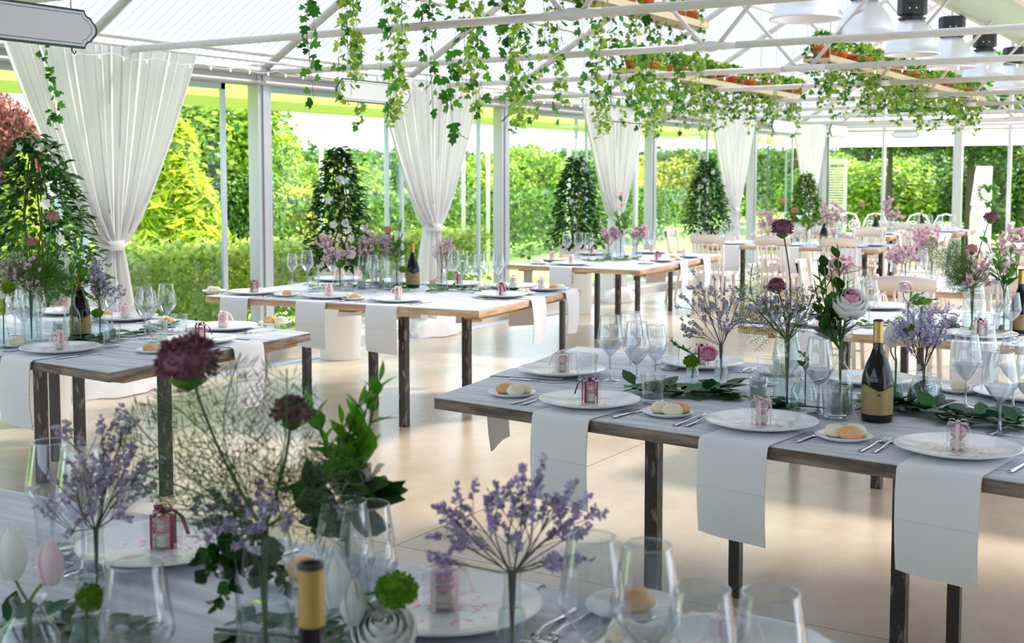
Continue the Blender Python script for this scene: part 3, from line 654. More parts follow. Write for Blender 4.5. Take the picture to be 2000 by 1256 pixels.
table('plank table with a single red-ribboned favour, between cream chairs', TG, [(-2.25, 9.0, True), (.2, 9.2, True), (.2, 10.2, True), (-2.4, 10.1, True)])
table('wide plank table ringed by cream chairs in the far half of the hall', TH_, [(-5.6, 13.85, True), (-3.95, 13.95, True), (-4.0, 14.8, True), (-5.7, 14.75, True)])
table('far plank table behind the table ringed by cream chairs', TI, [(-5.9, 16.7, True), (-4.6, 17.1, True), (-4.7, 17.9, True), (-5.95, 17.6, True)])
table('farthest plank table in front of the gable glass', TJ, [(-5.2, 19.1, True), (-4.1, 18.75, True), (-4.1, 19.75, True), (-5.2, 20.05, True)])

# ------------------------------------------------------------------ tableware prototypes
Z = TH
def p_plate():
    b = MB(); b.lathe([(.001, .006), (.10, .006), (.113, .010), (.155, .019), (.162, .022), (.163, .019), (.115, .004), (.09, .0), (.001, 0.0)], 48)
    o = obj('dinner_plate', b, M_plate); return tag(o, '', 'plate')
def p_bplate():
    b = MB(); b.lathe([(.001, .005), (.055, .005), (.080, .014), (.085, .017), (.086, .014), (.058, .001), (.04, 0), (.001, 0)], 36)
    o = obj('bread_plate', b, M_china); return tag(o, '', 'plate')
def p_roll(m, sx):
    def f():
        b = MB(); n = 16; prof = [(.001, 0), (.024, .001), (.033, .012), (.032, .024), (.022, .036), (.010, .040), (.001, .0405)]
        b.lathe(prof, n, sx=sx, sy=1.0)
        b.v = [(x * (1 + .04 * math.sin(9 * y / .03)), y, z * (1 - .06 * (abs(y) < .004))) for x, y, z in b.v]
        return tag(obj('bread_roll', b, m), '', 'bread roll')
    return f
def flat_tool(b, segs, th):
    """segs = (y, halfwidth, z) along the tool"""
    vs = []
    for y, hw, z in segs: vs += [(-hw, y, z + th * .4), (0, y, z + th), (hw, y, z + th * .4), (0, y, z)]
    n = len(segs); b.add(vs, [(4 * i + k, 4 * i + (k + 1) % 4, 4 * i + 4 + (k + 1) % 4, 4 * i + 4 + k) for i in range(n - 1) for k in range(4)] + [(0, 1, 2, 3), (4 * n - 4, 4 * n - 3, 4 * n - 2, 4 * n - 1)])
def p_fork():
    t = thing('fork', '', 'fork'); b = MB()
    flat_tool(b, [(-.105, .006, .001), (-.10, .010, .001), (-.04, .006, .003), (.02, .003, .009), (.045, .004, .006), (.055, .011, .003)], .003); obj('handle', b, M_silver, t)
    b = MB(); flat_tool(b, [(.05, .008, .003), (.058, .012, .002), (.068, .012, .002)], .0015)
    for k in range(4):
        x = -.0098 + k * .0065; b.tube([(x, .066, .003), (x, .085, .004), (x, .105, .010)], [.0017, .0016, .0009], 5)
    obj('tines', b, M_silver, t); return t
def p_knife():
    t = thing('knife', '', 'knife'); b = MB(); flat_tool(b, [(-.115, .005, .001), (-.11, .009, .001), (-.03, .007, .001), (0, .005, .001)], .006); obj('handle', b, M_silver, t)
    b = MB(); flat_tool(b, [(0, .005, .001), (.02, .010, .001), (.09, .010, .001), (.115, .001, .001)], .002); obj('blade', b, M_silver, t); return t
def wine(h, r, foot):
    k = h / .245
    b = MB(); b.lathe([(.001, .0), (foot, .0), (foot, .002), (.012, .006), (.0045, .014), (.0038, .05), (.004, .088 * k)], 24); b2 = MB()
    b2.lathe([(r * .98, .146 * k), (r, .152 * k), (r * .97, .170 * k), (r * .84, .21 * k), (r * .72, .245 * k)], 32)
    b3 = MB(); b3.lathe([(.0015, .089 * k), (.012, .096 * k), (r * .62, .118 * k), (r * .98, .146 * k)], 32); return b, b2, b3
def p_wine(h, r, nm):
    def f():
        t = thing('wine_glass', '', 'wine glass'); a, c, e = wine(h, r, .037); obj('stem', a, M_gthick, t); obj('bowl', c, M_glass, t); obj('bowl_base', e, M_gthick, t)
        b = MB(); rr = r * .72; b.tube([(rr * math.cos(q), rr * math.sin(q), h) for q in [2 * PI * i / 32 for i in range(33)]], .0011, 4, cap=False); obj('rim', b, M_gthick, t); return t
    return f
def p_tumbler():
    t = thing('water_tumbler', '', 'tumbler'); b = MB()
    b.lathe([(.036, .014), (.042, .103)], 32); obj('glass_body', b, M_glass, t); b = MB(); b.lathe([(.001, .0), (.034, .0), (.036, .004), (.0365, .014), (.001, .012)], 32); obj('thick_base', b, M_gthick, t); b = MB(); b.tube([(.042 * math.cos(q), .042 * math.sin(q), .103) for q in [2 * PI * i / 28 for i in range(29)]], .0012, 4, cap=False); obj('rim', b, M_gthick, t); return t
def p_napkin_mesh(L, wd, drop):
    # lies from y=0 (under plate) towards -y to the edge at -L, then hangs
    b = MB(); n = 9; path = [(0.05, .004)] + [(-L * k / 4, .0035) for k in range(5)] + [(-L - .010, .0015), (-L - .017, -.006), (-L - .02, -.02)] + [(-L - .021 - .010 * math.sin(j / 9 * PI), -.02 - drop * (j / 9)) for j in range(1, 10)]
    vs = []
    for j, (y, z) in enumerate(path):
        tp = max(0, j - 8) / 9
        for k in range(n): 
            u = k / (n - 1) * 2 - 1; vs.append((u * wd / 2 * (1 - .05 * tp), y - .010 * tp * math.cos(u * 2.2 + 1) , z - .012 * tp * (u * .8)))
    m = len(path); b.add(vs, [(j * n + k, j * n + k + 1, (j + 1) * n + k + 1, (j + 1) * n + k) for j in range(m - 1) for k in range(n - 1)])
    o = len(b.v); b.add([(x, y - .0035, z) for x, y, z in vs[6 * n:]], [(j * n + k + 1, j * n + k, (j + 1) * n + k, (j + 1) * n + k + 1) for j in range(m - 7) for k in range(n - 1)])
    cr = [vs[(6 + 6) * n + k] for k in range(n)]; b.tube([(x, y - .004, z) for x, y, z in cr], .0016, 4)
    return b
def p_favour(rib, nm):
    def f():
        t = thing('favour_box', '', 'favour box'); s = .028; H2 = .072
        b = MB(); b.box(-s, s, -s, s, .0005, H2); obj('clear_box', b, M_acr, t, smooth=False)
        b = MB(); q = s + .001
        for a in (0, 1):
            pr = [(-q, .0), (-q, H2 + .001), (q, H2 + .001), (q, .0)]
            for (x0, z0), (x1, z1) in zip(pr, pr[1:]):
                wv = .005
                if a: vs = [(x0, -wv, z0), (x0, wv, z0), (x1, wv, z1), (x1, -wv, z1)]
                else: vs = [(-wv, x0, z0), (wv, x0, z0), (wv, x1, z1), (-wv, x1, z1)]
                b.add(vs, [(0, 1, 2, 3)])
        obj('ribbon', b, rib, t, smooth=False)
        b = MB()
        for sgn in (-1, 1):
            for w2 in (-.005, .005): pass
            pts = [(0, 0, H2 + .004), (sgn * .012, .0, H2 + .014), (sgn * .024, .0, H2 + .013), (sgn * .022, .0, H2 + .004), (0, 0, H2 + .003)]
            for (x0, y0, z0), (x1, y1, z1) in zip(pts, pts[1:]): b.add([(x0, -.006, z0), (x0, .006, z0), (x1, .006, z1), (x1, -.006, z1)], [(0, 1, 2, 3)])
            pts = [(0, 0, H2 + .004), (sgn * .018, -.012, H2 + .007), (sgn * .032, -.024, H2 - .008), (sgn * .042, -.032, H2 - .045)]
            for (x0, y0, z0), (x1, y1, z1) in zip(pts, pts[1:]): b.add([(x0, y0 - .0045, z0), (x0 + .001, y0 + .0045, z0), (x1 + .001, y1 + .0045, z1), (x1, y1 - .0045, z1)], [(0, 1, 2, 3)])
        b.lathe([(.001, 0), (.007, .003), (.006, .010), (.001, .012)], 8, (0, 0, H2)); obj('bow', b, rib, t); return t
    return f
def p_mac(m):
    def f():
        t = thing('macaron', '', 'macaron'); b = MB(); b.lathe([(.001, 0), (.016, .001), (.0205, .006), (.021, .010), (.0195, .011)], 20); b.lathe([(.0195, .018), (.021, .019), (.0205, .024), (.015, .029), (.001, .0305)], 20); obj('shells', b, m, t)
        b = MB(); b.lathe([(.018, .0105), (.0185, .0145), (.018, .0185)], 20); obj('filling', b, M_macw, t); return t
    return f
def p_bottle():
    t = thing('wine_bottle', '', 'wine bottle'); b = MB()
    b.lathe([(.001, 0), (.046, 0), (.049, .004), (.0495, .03), (.0495, .12), (.046, .15), (.036, .185), (.024, .210), (.0158, .235), (.0148, .26), (.0148, .30)], 36); obj('glass_body', b, M_bottle, t)
    b = MB(); b.lathe([(.0160, .252), (.0162, .262), (.0155, .29), (.0158, .314), (.0160, .319)], 28); obj('foil_capsule', b, M_foil, t)
    b = MB(); b.lathe([(.0160, .319), (.0162, .323), (.013, .325), (.010, .320), (.001, .319)], 24); obj('mouth_ring', b, M_black, t)
    b = MB(); n = 30; vs = []
    for k in range(n + 1):
        u = k / n; a = -PI / 2 + (u - .5) * 2.9; r = .0500
        top = .108 + (.012 * math.exp(-((u - .12) / .10) ** 2)) - .006 * math.cos(u * 12)
        vs += [(r * math.cos(a), r * math.sin(a), .026), (r * math.cos(a), r * math.sin(a), top)]
    b.add(vs, [(2 * k, 2 * k + 2, 2 * k + 3, 2 * k + 1) for k in range(n)]); lb = obj('paper_label', b, M_label, t)
    b = MB(); b.lathe([(.0505, .088), (.0505, .094)], 4); b.v = [(-.004 + .0 * i, -.0506, .086 + .008 * (i % 2)) if 0 else v for i, v in enumerate([(-.005, -.0503, .086), (.005, -.0503, .086), (.004, -.0503, .094), (-.004, -.0503, .094)])]; b.f = [(0, 1, 2, 3)]
    obj('crest', b, M_legp, lb, smooth=False); return t
def p_candle():
    t = thing('candle_holder', '', 'candle'); b = MB(); b.lathe([(.001, 0), (.030, 0), (.032, .07), (.030, .07), (.028, .006), (.001, .006)], 24); obj('glass_cup', b, M_gvase, t)
    b = MB(); b.lathe([(.001, .007), (.026, .007), (.026, .058), (.001, .060)], 20); obj('wax', b, M_wax, t); b = MB(); b.tube([(0, 0, .06), (.001, 0, .07)], .001, 4); obj('wick', b, M_black, t); return t
plate, bplate, fork, knife, tumbler, bottle, candle = map(Proto, (p_plate, p_bplate, p_fork, p_knife, p_tumbler, p_bottle, p_candle))
rollg, rollp = Proto(p_roll(M_rollg, 1.25)), Proto(p_roll(M_rollp, 1.15))
wine_l, wine_s = Proto(p_wine(.25, .050, 'l')), Proto(p_wine(.22, .044, 's'))
fav_r, fav_p = Proto(p_favour(M_ribr, 'r')), Proto(p_favour(M_ribp, 'p'))
mac_p, mac_w = Proto(p_mac(M_macp)), Proto(p_mac(M_macw))
NAPK = {}
def napkin(loc, rz, L, label, drop=.265, wd=.225):
    key = (round(L, 2), round(drop, 2)); 
    if key not in NAPK: NAPK[key] = p_napkin_mesh(key[0], wd, key[1]).mesh('napkin', M_napkin)
    return tag(link('napkin', NAPK[key], None, loc, rz), label, 'napkin', 'white napkins hanging over the table edges')
G_ = {'p': 'white plates of the place settings'}
def edge_dist(p, n, q):
    best = 9
    for k in range(4):
        a, c = Vector((*q[k], 0)), Vector((*q[(k + 1) % 4], 0)); d = c - a; nn = Vector((d.y, -d.x, 0)).normalized(); den = n.dot(nn)
        if den > .5: best = min(best, (a - p).dot(nn) / den)
    return best
def seat(p, out, q, seatname, rib='p', bread='gp', cut='ffk', fav=True, drop=.265, mac=True, nap=True, turn=0, bx=-.33, tum=False, small=False):
    """p plate centre (world xy), out = direction towards the diner"""
    p = Vector((p[0], p[1], 0)); n = Vector((*out, 0)).normalized(); rz = math.atan2(n.y, n.x) + PI / 2   # local -y = towards diner
    Mx = Matrix.Rotation(rz, 3, 'Z')
    def W(x, y, z=0): v = p + Mx @ Vector((x, y, 0)); return (v.x, v.y, Z + z)
    ed = edge_dist(p, n, q)
    if ed > .235: p = p + n * (ed - .235); ed = .235
    if ed < .195:                                    # keep the plate on the table
        p = p - n * (.195 - ed); ed = .195
    if nap: napkin(W(.035, 0), rz, ed, 'white linen napkin hanging from %s' % seatname, drop)
    plate(W(0, 0, .0065), rz + turn, 'round white dinner plate with pink print, %s' % seatname, 'dinner plates on every place', (1.07, 1.07, 1))
    if fav:
        a = turn + rnd(-.3, .3)
        (fav_r if rib == 'r' else fav_p)(W(0, .0, .0135), rz + a, 'clear favour box with %s ribbon, %s' % ('burgundy' if rib == 'r' else 'pale pink', seatname), '%s ribboned favour boxes' % ('burgundy' if rib == 'r' else 'pink'))
        if mac:
            mac_w(W(.0, .0, .0145), rz, 'cream macaron in the favour box, %s' % seatname, 'macarons in the favour boxes'); mac_p(W(.001, .002, .0465), rz, 'pink macaron in the favour box, %s' % seatname, 'macarons in the favour boxes')
    k = 0
    for ch in cut:
        if ch == 'f': fork(W(-.192 - .030 * k, -.035 - .012 * k, .0005), rz + rnd(-.06, .06), '%s fork beside the plate, %s' % ('inner' if k == 0 else 'outer', seatname), 'forks'); k += 1
        if ch == 'k': knife(W(.190, -.03, .0005), rz + rnd(-.04, .04), 'steel knife beside the plate, %s' % seatname, 'knives')
    if bread:
        bx_, by_ = bx, -.01; bplate(W(bx_, by_, .0005), rz, 'small white bread plate, %s' % seatname, 'bread plates')
        sp = [(-.028, 0.0), (.024, -.012), (.018, .036)] if len(bread) > 1 else [(0, 0)]
        nm = {'g': 'golden', 'p': 'pale'}; seen = {}
        for (dx, dy), ch in zip(sp, bread):
            seen[ch] = seen.get(ch, 0) + 1
            (rollg if ch == 'g' else rollp)(W(bx_ + dx, by_ + dy, .006), rz + rnd(-.8, .8), '%s%s bread roll on bread plate, %s' % ('second ' if seen[ch] > 1 else '', nm[ch], seatname), 'bread rolls', .92)
    if tum: tumbler(W(.16, .19, .0005), 0, 'clear water tumbler behind the knife, %s' % seatname, 'water tumblers')
def sname(side, k, tbl): return '%s %s, %s' % (['first', 'second', 'third', 'fourth'][k], side, tbl)
def S(px, out, q, side, k, tbl, **kw):
    v = at(px[0], px[1], Z + .027); seat((v.x, v.y), out, q, sname(side, k, tbl), **kw)
def norm_of(q, k):
    a, c = Vector(q[k]), Vector(q[(k + 1) % 4]); d = c - a; return Vector((d.y, -d.x)).normalized()
f, r, bk, l = 0, 1, 2, 3
nA = [norm_of(TA, k) for k in range(4)]; nB = [norm_of(TB, k) for k in range(4)]; nC = [norm_of(TC, k) for k in range(4)]; nD = [norm_of(TD, k) for k in range(4)]
nO = [norm_of(TO, k) for k in range(4)]
# second inner-row table (the large one)
S((1152, 777), nA[f], TA, 'front place', 0, NA, rib='r', bread='gpp', drop=.265)
S((1487, 818), nA[f], TA, 'front place', 1, NA, bread='ppg', drop=.265)
S((1870, 868), nA[f], TA, 'front place', 2, NA, bread='pgp', drop=.265)
S((1103, 719), nA[l], TA, 'end place', 0, NA, bread='', drop=.27, cut='k')
S((1352, 709), nA[bk], TA, 'back place', 0, NA, rib='r', bread='p', drop=.3, fav=True)
S((1670, 746), nA[bk], TA, 'back place', 1, NA, bread='p', drop=.3, fav=False)
S((1985, 772), nA[bk], TA, 'back place', 2, NA, bread='pp', drop=.3, fav=False)
# second window-row table
S((522, 564), nB[f], TB, 'front place', 0, NB, rib='r', bread='pp', drop=.265)
S((661, 572), nB[f], TB, 'front place', 1, NB, bread='g', drop=.265)
S((812, 576), nB[f], TB, 'front place', 2, NB, bread='pg', drop=.265)
S((960, 572), nB[r], TB, 'right-end place', 0, NB, rib='r', bread='', drop=.265, cut='f')
S((1056, 560), nB[r], TB, 'right-end place', 1, NB, bread='pp', drop=.265)
for i, u in enumerate((.08, .33, .58, .79)):
    a = Vector(TB[3]).lerp(Vector(TB[2]), u) - nB[bk] * .2; seat(a, nB[bk], TB, sname('back place', i, NB), 'r' if i == 2 else 'p', 'pg' if i % 2 else 'p', drop=.27)
# first window-row table
S((118, 676), nC[f], TC, 'front place', 0, NC, bread='p', drop=.27)
S((385, 659), nC[r], TC, 'right-end place', 0, NC, rib='r', bread='gp', drop=.265)
S((440, 634), nC[bk], TC, 'back place', 2, NC, bread='', drop=.27)
v = at(537, 634, Z); bplate((v.x, v.y, Z + .0005), 0, 'white bread plate at the far right corner of the first window-row table', 'bread plates')
rollg((v.x - .03, v.y, Z + .006), .3, 'golden bread roll at the corner of the first window-row table', 'bread rolls'); rollp((v.x + .035, v.y + .01, Z + .006), 1.2, 'pale bread roll at the corner of the first window-row table', 'bread rolls')
for i, u in enumerate((.16, .42)):
    a = Vector(TC[3]).lerp(Vector(TC[2]), u) - nC[bk] * .22; seat(a, nC[bk], TC, sname('back place', i, NC), 'p', 'gp', drop=.27)
# third window-row table
S((1118, 512), nD[f], TD, 'front place', 0, ND, bread='pp', drop=.265)
S((1268, 505), nD[r], TD, 'right-end place', 0, ND, rib='r', bread='p', drop=.265)
S((1345, 498), nD[r], TD, 'right-end place', 1, ND, bread='gp', drop=.265)
for i, (side, u) in enumerate(((3, .75), (3, .3), (2, .5))):
    a = Vector(TD[side]).lerp(Vector(TD[(side + 1) % 4]), u) - nD[side] * .2; seat(a, nD[side], TD, sname('back place', i, ND), 'r' if i == 1 else 'p', 'pg', drop=.3)
# nearest table: far side places
S((347, 1046), nO[bk], TO, 'far place', 0, NO, rib='r', bread='g', bx=-.36, drop=.3)
S((868, 1172), nO[bk], TO, 'far place', 1, NO, bread='pp', bx=-.36, drop=.3)
S((1440, 1262), nO[bk], TO, 'far place', 2, NO, bread='', drop=.3, bx=.36)
v = at(1235, 1196, Z); bplate((v.x, v.y, Z + .0005), 0, 'small white bread plate with a golden roll behind the tall glasses', 'bread plates'); rollg((v.x, v.y, Z + .006), .5, 'golden bread roll seen behind the tall foreground glasses', 'bread rolls')
# third, fourth and farther tables
nF = [norm_of(TF, k) for k in range(4)]
for q, nm, front, back, ends in ((TF, NF, (.12, .38, .64, .9), (.15, .42, .7), 1), (TG, NG, (.10, .36, .62, .88), (.2, .5, .8), 1), (TH_, NH, (.16, .5, .84), (.25, .75), 0), (TI, NI, (.16, .5, .84), (.25, .75), 0), (TJ, NJ, (.16, .5, .84), (.25, .75), 0)):
    nn = [norm_of(q, k) for k in range(4)]; far = q in (TI, TJ, TH_)
    for i, u in enumerate(front):
        a = Vector(q[0]).lerp(Vector(q[1]), u) - nn[0] * .2; seat(a, nn[0], q, sname('front place', i, nm), 'r' if i == 1 else 'p', 'gp' if not far else 'g', cut='' if far else 'ffk', mac=not far, drop=.265)
    for i, u in enumerate(back):
        a = Vector(q[3]).lerp(Vector(q[2]), u) - nn[2] * .2; seat(a, nn[2], q, sname('back place', i, nm), 'p', 'g' if not far else '', cut='' if far else 'fk', mac=False, nap=False)
    if far: a = Vector(q[1]).lerp(Vector(q[2]), .5) - nn[1] * .2; seat(a, nn[1], q, sname('side place', 0, nm), 'p', '', cut='', mac=False, drop=.265)

# ------------------------------------------------------------------ glasses, bottles, candles
def glassrow(pts, where, proto_=None, z=Z, kind='base'):
    for i, it in enumerate(pts):
        x, y = it[0], it[1]; big = it[2] if len(it) > 2 else 'l'
        v = at(x, y, Z) if kind == 'base' else at(x, y, Z + (.245 if big == 'l' else .215 if big == 's' else .10))
        pr = {'l': wine_l, 's': wine_s, 't': tumbler}[big]; nm = {'l': 'tall clear wine glass', 's': 'smaller clear wine glass', 't': 'clear water tumbler'}[big]
        pr((v.x, v.y, Z + .0005), rnd(0, 6), '%s, %s from left, %s' % (nm, ['first', 'second', 'third', 'fourth', 'fifth', 'sixth', 'seventh', 'eighth', 'ninth', 'tenth'][i], where), {'l': 'tall wine glasses', 's': 'smaller wine glasses', 't': 'water tumblers'}[big])
glassrow([(1146, 745, 't'), (1191, 743), (1231, 735), (1243, 762), (1275, 788, 't'), (1280, 748, 's'), (1308, 722, 't')], 'in the group behind the burgundy favour')
glassrow([(1535, 790), (1598, 808), (1630, 818, 't'), (1500, 752, 't')], 'in the group left of the wine bottle')
glassrow([(1815, 792, 't'), (1885, 796), (1918, 770), (1952, 848), (1978, 800), (2010, 838)], 'in the group right of the lavender')
glassrow([(571, 553, 's'), (600, 556), (612, 570, 't'), (650, 556), (680, 567, 't')], 'left group on the second window-row table')
glassrow([(712, 563), (728, 570), (742, 560, 's'), (760, 566, 't')], 'middle group on the second window-row table')
glassrow([(872, 560), (886, 556), (903, 566), (920, 560, 's'), (936, 568), (955, 558), (973, 562), (985, 575, 't')], 'right group on the second window-row table')
glassrow([(30, 655), (48, 668), (72, 664), (90, 672, 't')], 'left group on the first window-row table')
glassrow([(219, 645), (218, 678, 't'), (284, 662), (292, 655, 's'), (326, 653), (310, 668, 't'), (350, 655, 't')], 'right of the bottle on the first window-row table')
glassrow([(1107, 504), (1130, 505), (1150, 506), (1172, 508, 't')], 'left group on the third window-row table')
glassrow([(1212, 503), (1225, 500), (1238, 505), (1252, 500, 's'), (1272, 496), (1290, 492)], 'right group on the third window-row table')
glassrow([(1664, 632), (1697, 640), (1650, 660, 't')], 'left group on the third inner-row table')
glassrow([(1903, 645), (1925, 655, 't'), (1950, 650), (1975, 660, 's')], 'right group on the third inner-row table')
glassrow([(1745, 545), (1800, 548), (1850, 552), (1935, 560), (1960, 556)], 'on the fourth inner-row table')
glassrow([(1415, 475), (1432, 476), (1448, 475), (1470, 476), (1520, 477), (1560, 478), (1590, 478), (1640, 480)], 'on the far table among cream chairs')
glassrow([(1640, 457), (1670, 458), (1700, 459), (1725, 458), (1740, 459)], 'on the far table behind the cream chairs')
glassrow([(1790, 453), (1815, 452), (1835, 453), (1860, 452)], 'on the last table before the gable')
glassrow([(98, 868), (158, 880), (108, 990, 't'), (265, 1108), (672, 985), (716, 992)], 'among the blossoms of the nearest table', kind='rim')
glassrow([(1156, 1056), (1264, 1072), (1370, 1158), (1505, 1166)], 'in the front cluster of the nearest table', kind='rim')
for (x, y, lb) in ((1712, 822, 'dark wine bottle with gold label on the big second inner-row table'), (806, 562, 'dark gold-necked wine bottle on the second window-row table'), (157, 661, 'dark gold-necked wine bottle on the first window-row table'), (1992, 653, 'dark wine bottle cut by the right edge on the table behind'), (1609, 478, 'small dark wine bottle leftmost of the three far ones'), (1710, 459, 'small dark wine bottle middle of the three far ones'), (1799, 452, 'small dark wine bottle rightmost of the three far ones')):
    v = at(x, y, Z); bottle((v.x, v.y, Z + .0005), math.atan2(v.y, v.x) - PI / 2 + .12, lb, 'wine bottles')
v = at(607, 1100, Z + .325); bottle((v.x, v.y, Z + .0005), .3, 'wine bottle neck with gold foil among the nearest blossoms', 'wine bottles')
for (x, y, lb) in ((1481, 776, 'white candle in glass cup left of the vases, big table'), (1640, 803, 'white candle in glass cup left of the wine bottle'), (706, 565, 'white candle on the second window-row table left of its bottle'), (116, 655, 'white candle on the first window-row table left of its bottle'), (1858, 645, 'white candle on the third inner-row table'), (1188, 508, 'white candle on the third window-row table')):
    v = at(x, y, Z); candle((v.x, v.y, Z + .0005), 0, lb, 'white candles in glass cups')

# ================================================================== FLOWERS, VASES, GREENERY
def vase_mesh(kind):
    b = MB()
    if kind == 'bottle': pr = [(.001, 0), (.038, 0), (.041, .005), (.041, .10), (.034, .125), (.018, .145), (.015, .16), (.015, .19), (.018, .195)]
    elif kind == 'slim': pr = [(.001, 0), (.026, 0), (.028, .004), (.026, .05), (.016, .09), (.013, .14), (.017, .16)]
    elif kind == 'jar': pr = [(.001, 0), (.045, 0), (.048, .006), (.046, .07), (.026, .10), (.022, .115), (.028, .13)]
    else: pr = [(.001, 0), (.042, 0), (.046, .006), (.047, .16), (.040, .19), (.036, .20), (.040, .215)]
    b.lathe(pr, 28); return b, pr
VM = {}
def vase(x, y, kind, label, tall=1.0, pos=None):
    v = pos or at(x, y, Z); t = thing('glass_vase', label, 'vase', (v.x, v.y, Z + .0005), 0, 'clear glass bud vases'); t.scale = (1, 1, tall)
    if kind not in VM:
        b, pr = vase_mesh(kind); w_ = MB(); w_.lathe([(.001, .004)] + [(r_ * .93, z_) for r_, z_ in pr if .004 < z_ < .09] + [(pr[3][0] * .8, .09), (.001, .09)], 20)
        VM[kind] = (b.mesh('glass_body', M_gvase), w_.mesh('water', M_water))
    link('glass_body', VM[kind][0], t); link('water', VM[kind][1], t); return v, {'bottle': .19, 'slim': .15, 'jar': .125, 'wide': .205}[kind] * tall
def headpos(v, x, y, dz=0.0):
    """a point at the vase's distance from the eye line that appears at the given direction"""
    fw = Vector((_F.x, _F.y, 0)).normalized(); dist = Vector((v.x, v.y, 0)).dot(fw); d = ray(x, y); t = (dist + dz) / d.dot(fw); return Vector((d.x * t, d.y * t, EYE + d.z * t))
def stem_pts(v, h, head, n=8, bow=.02):
    a = Vector((v.x, v.y, Z + .02)); m = Vector((v.x + (head.x - v.x) * .06, v.y + (head.y - v.y) * .06, Z + h)); s = rnd(-1, 1) * bow
    pts = [a, m]; side = Vector((_R.x, _R.y, 0))
    for k in range(1, n + 1):
        u = k / n; pts.append(m.lerp(head, u) + side * s * math.sin(u * PI))
    return pts
def flower(kind, name, label, v, h, head, r, cat='flower', group=None, up=None):
    t = thing(name, label, cat, (v.x, v.y, Z), 0, group); o = Vector((v.x, v.y, Z))
    pts = stem_pts(v, h, head); b = MB(); b.tube([p - o for p in pts], [.0026] * len(pts), 6); obj('stem', b, M_stemd if kind == 'allium' else M_stem, t)
    hp = head - o; ax = (pts[-1] - pts[-2]).normalized(); b = MB()
    if kind in ('allium', 'alliump'):
        n = 620
        for k in range(n):
            d = rdir()
            if d.z < -.6: d = -d
            q = hp + Vector((d.x, d.y, d.z * .82)) * r * rnd(.62, .92); b.leaf(q, d + rdir() * .35, rdir(), r * rnd(.18, .30), r * .13, shape='quad')
        b.lathe([(.001, -r * .62), (r * .5, -r * .45), (r * .75, 0), (r * .5, r * .45), (.001, r * .62)], 14, hp)
        obj('flower_head', b, M_all if kind == 'allium' else M_allp, t)
        b = MB(); b.lathe([(.003, -r * .95), (r * .35, -r * .80), (r * .60, -r * .62), (r * .5, -r * .5)], 14, hp); obj('green_base', b, M_leafm, t)
    elif kind == 'pom':
        b.lathe([(.001, -r * .66), (r * .55, -r * .5), (r * .82, 0), (r * .55, r * .5), (.001, r * .66)], 14, hp)
        for k in range(700):
            d = rdir(); q = hp + Vector((d.x, d.y, d.z * .8)) * r * rnd(.72, .92); b.leaf(q, d + rdir() * .7, rdir(), r * .22, r * .16, shape='quad')
        obj('flower_head', b, M_pom, t)
    elif kind == 'rose':
        bi, bo = MB(), MB()
        for layer, (rr, n) in enumerate(((.14, 2), (.27, 3), (.42, 4), (.58, 5), (.76, 5), (.95, 5))):
            bb = bi if layer < 3 else bo; op = max(0, layer - 2) / 3
            for k in range(n):
                a0 = 2 * PI * (k + layer * .45) / n + rnd(-.15, .15); hw = PI / n * 1.5; lift = rnd(-.06, .06); vs = []
                for i in range(7):
                    for j in range(9):
                        tt = i / 6; sj = (j / 8 - .5) * 2; a = a0 + sj * hw * (.8 + .2 * math.sin(tt * PI * .62))
                        rad = r * (rr * math.sin((.12 + .62 * tt) * PI) ** .75 + .16 * op * max(0, tt - .7) / .3 + .03 * abs(sj))
                        z_ = r * (-.80 + (1.62 - .35 * op + lift) * tt - .34 * tt * abs(sj) ** 2.5 - .16 * op * max(0, tt - .85) / .15)
                        vs.append(hp + Vector((rad * math.cos(a), rad * math.sin(a), z_)))
                bb.add(vs, [(i * 9 + j, i * 9 + j + 1, (i + 1) * 9 + j + 1, (i + 1) * 9 + j) for i in range(6) for j in range(8)])
        bo.lathe([(.001, -.8 * r), (.5 * r, -.62 * r), (.74 * r, -.2 * r), (.66 * r, .18 * r), (.001, .35 * r)], 18, hp)
        tilt = Matrix.Rotation(.70, 3, _R)
        for bb in (bi, bo): bb.v = [tuple(hp + tilt @ (Vector(p) - hp)) for p in bb.v]
        obj('inner_petals', bi, up or M_petp, t); obj('outer_petals', bo, M_petw if up is not M_petb and up is not M_petp or label.startswith('large white') else up, t)
        b = MB()
        for k in range(5): a = 2 * PI * k / 5; b.leaf(hp + Vector((0, 0, -r * .75)), (math.cos(a), math.sin(a), .3), (0, 0, 1), r * .9, r * .35, droop=.3)
        obj('sepals', b, M_leafm, t)
    elif kind == 'tulip':
        for k in range(6):
            a0 = 2 * PI * k / 6; k2 = .82 if k % 2 else 1.0; vs = []
            for i in range(7):
                for j in range(5):
                    tt = i / 6; prof = math.sin((.12 + .80 * tt) * PI) ** .8 * .62 * k2; a = a0 + (j / 4 - .5) * 1.35 * (1 - tt ** 3 * .8)
                    vs.append(hp + Vector((r * prof * math.cos(a), r * prof * math.sin(a), r * (2.0 * tt - .4))))
            b.add(vs, [(i * 5 + j, i * 5 + j + 1, (i + 1) * 5 + j + 1, (i + 1) * 5 + j) for i in range(6) for j in range(4)])
        obj('petals', b, up or M_petw, t)
    return t
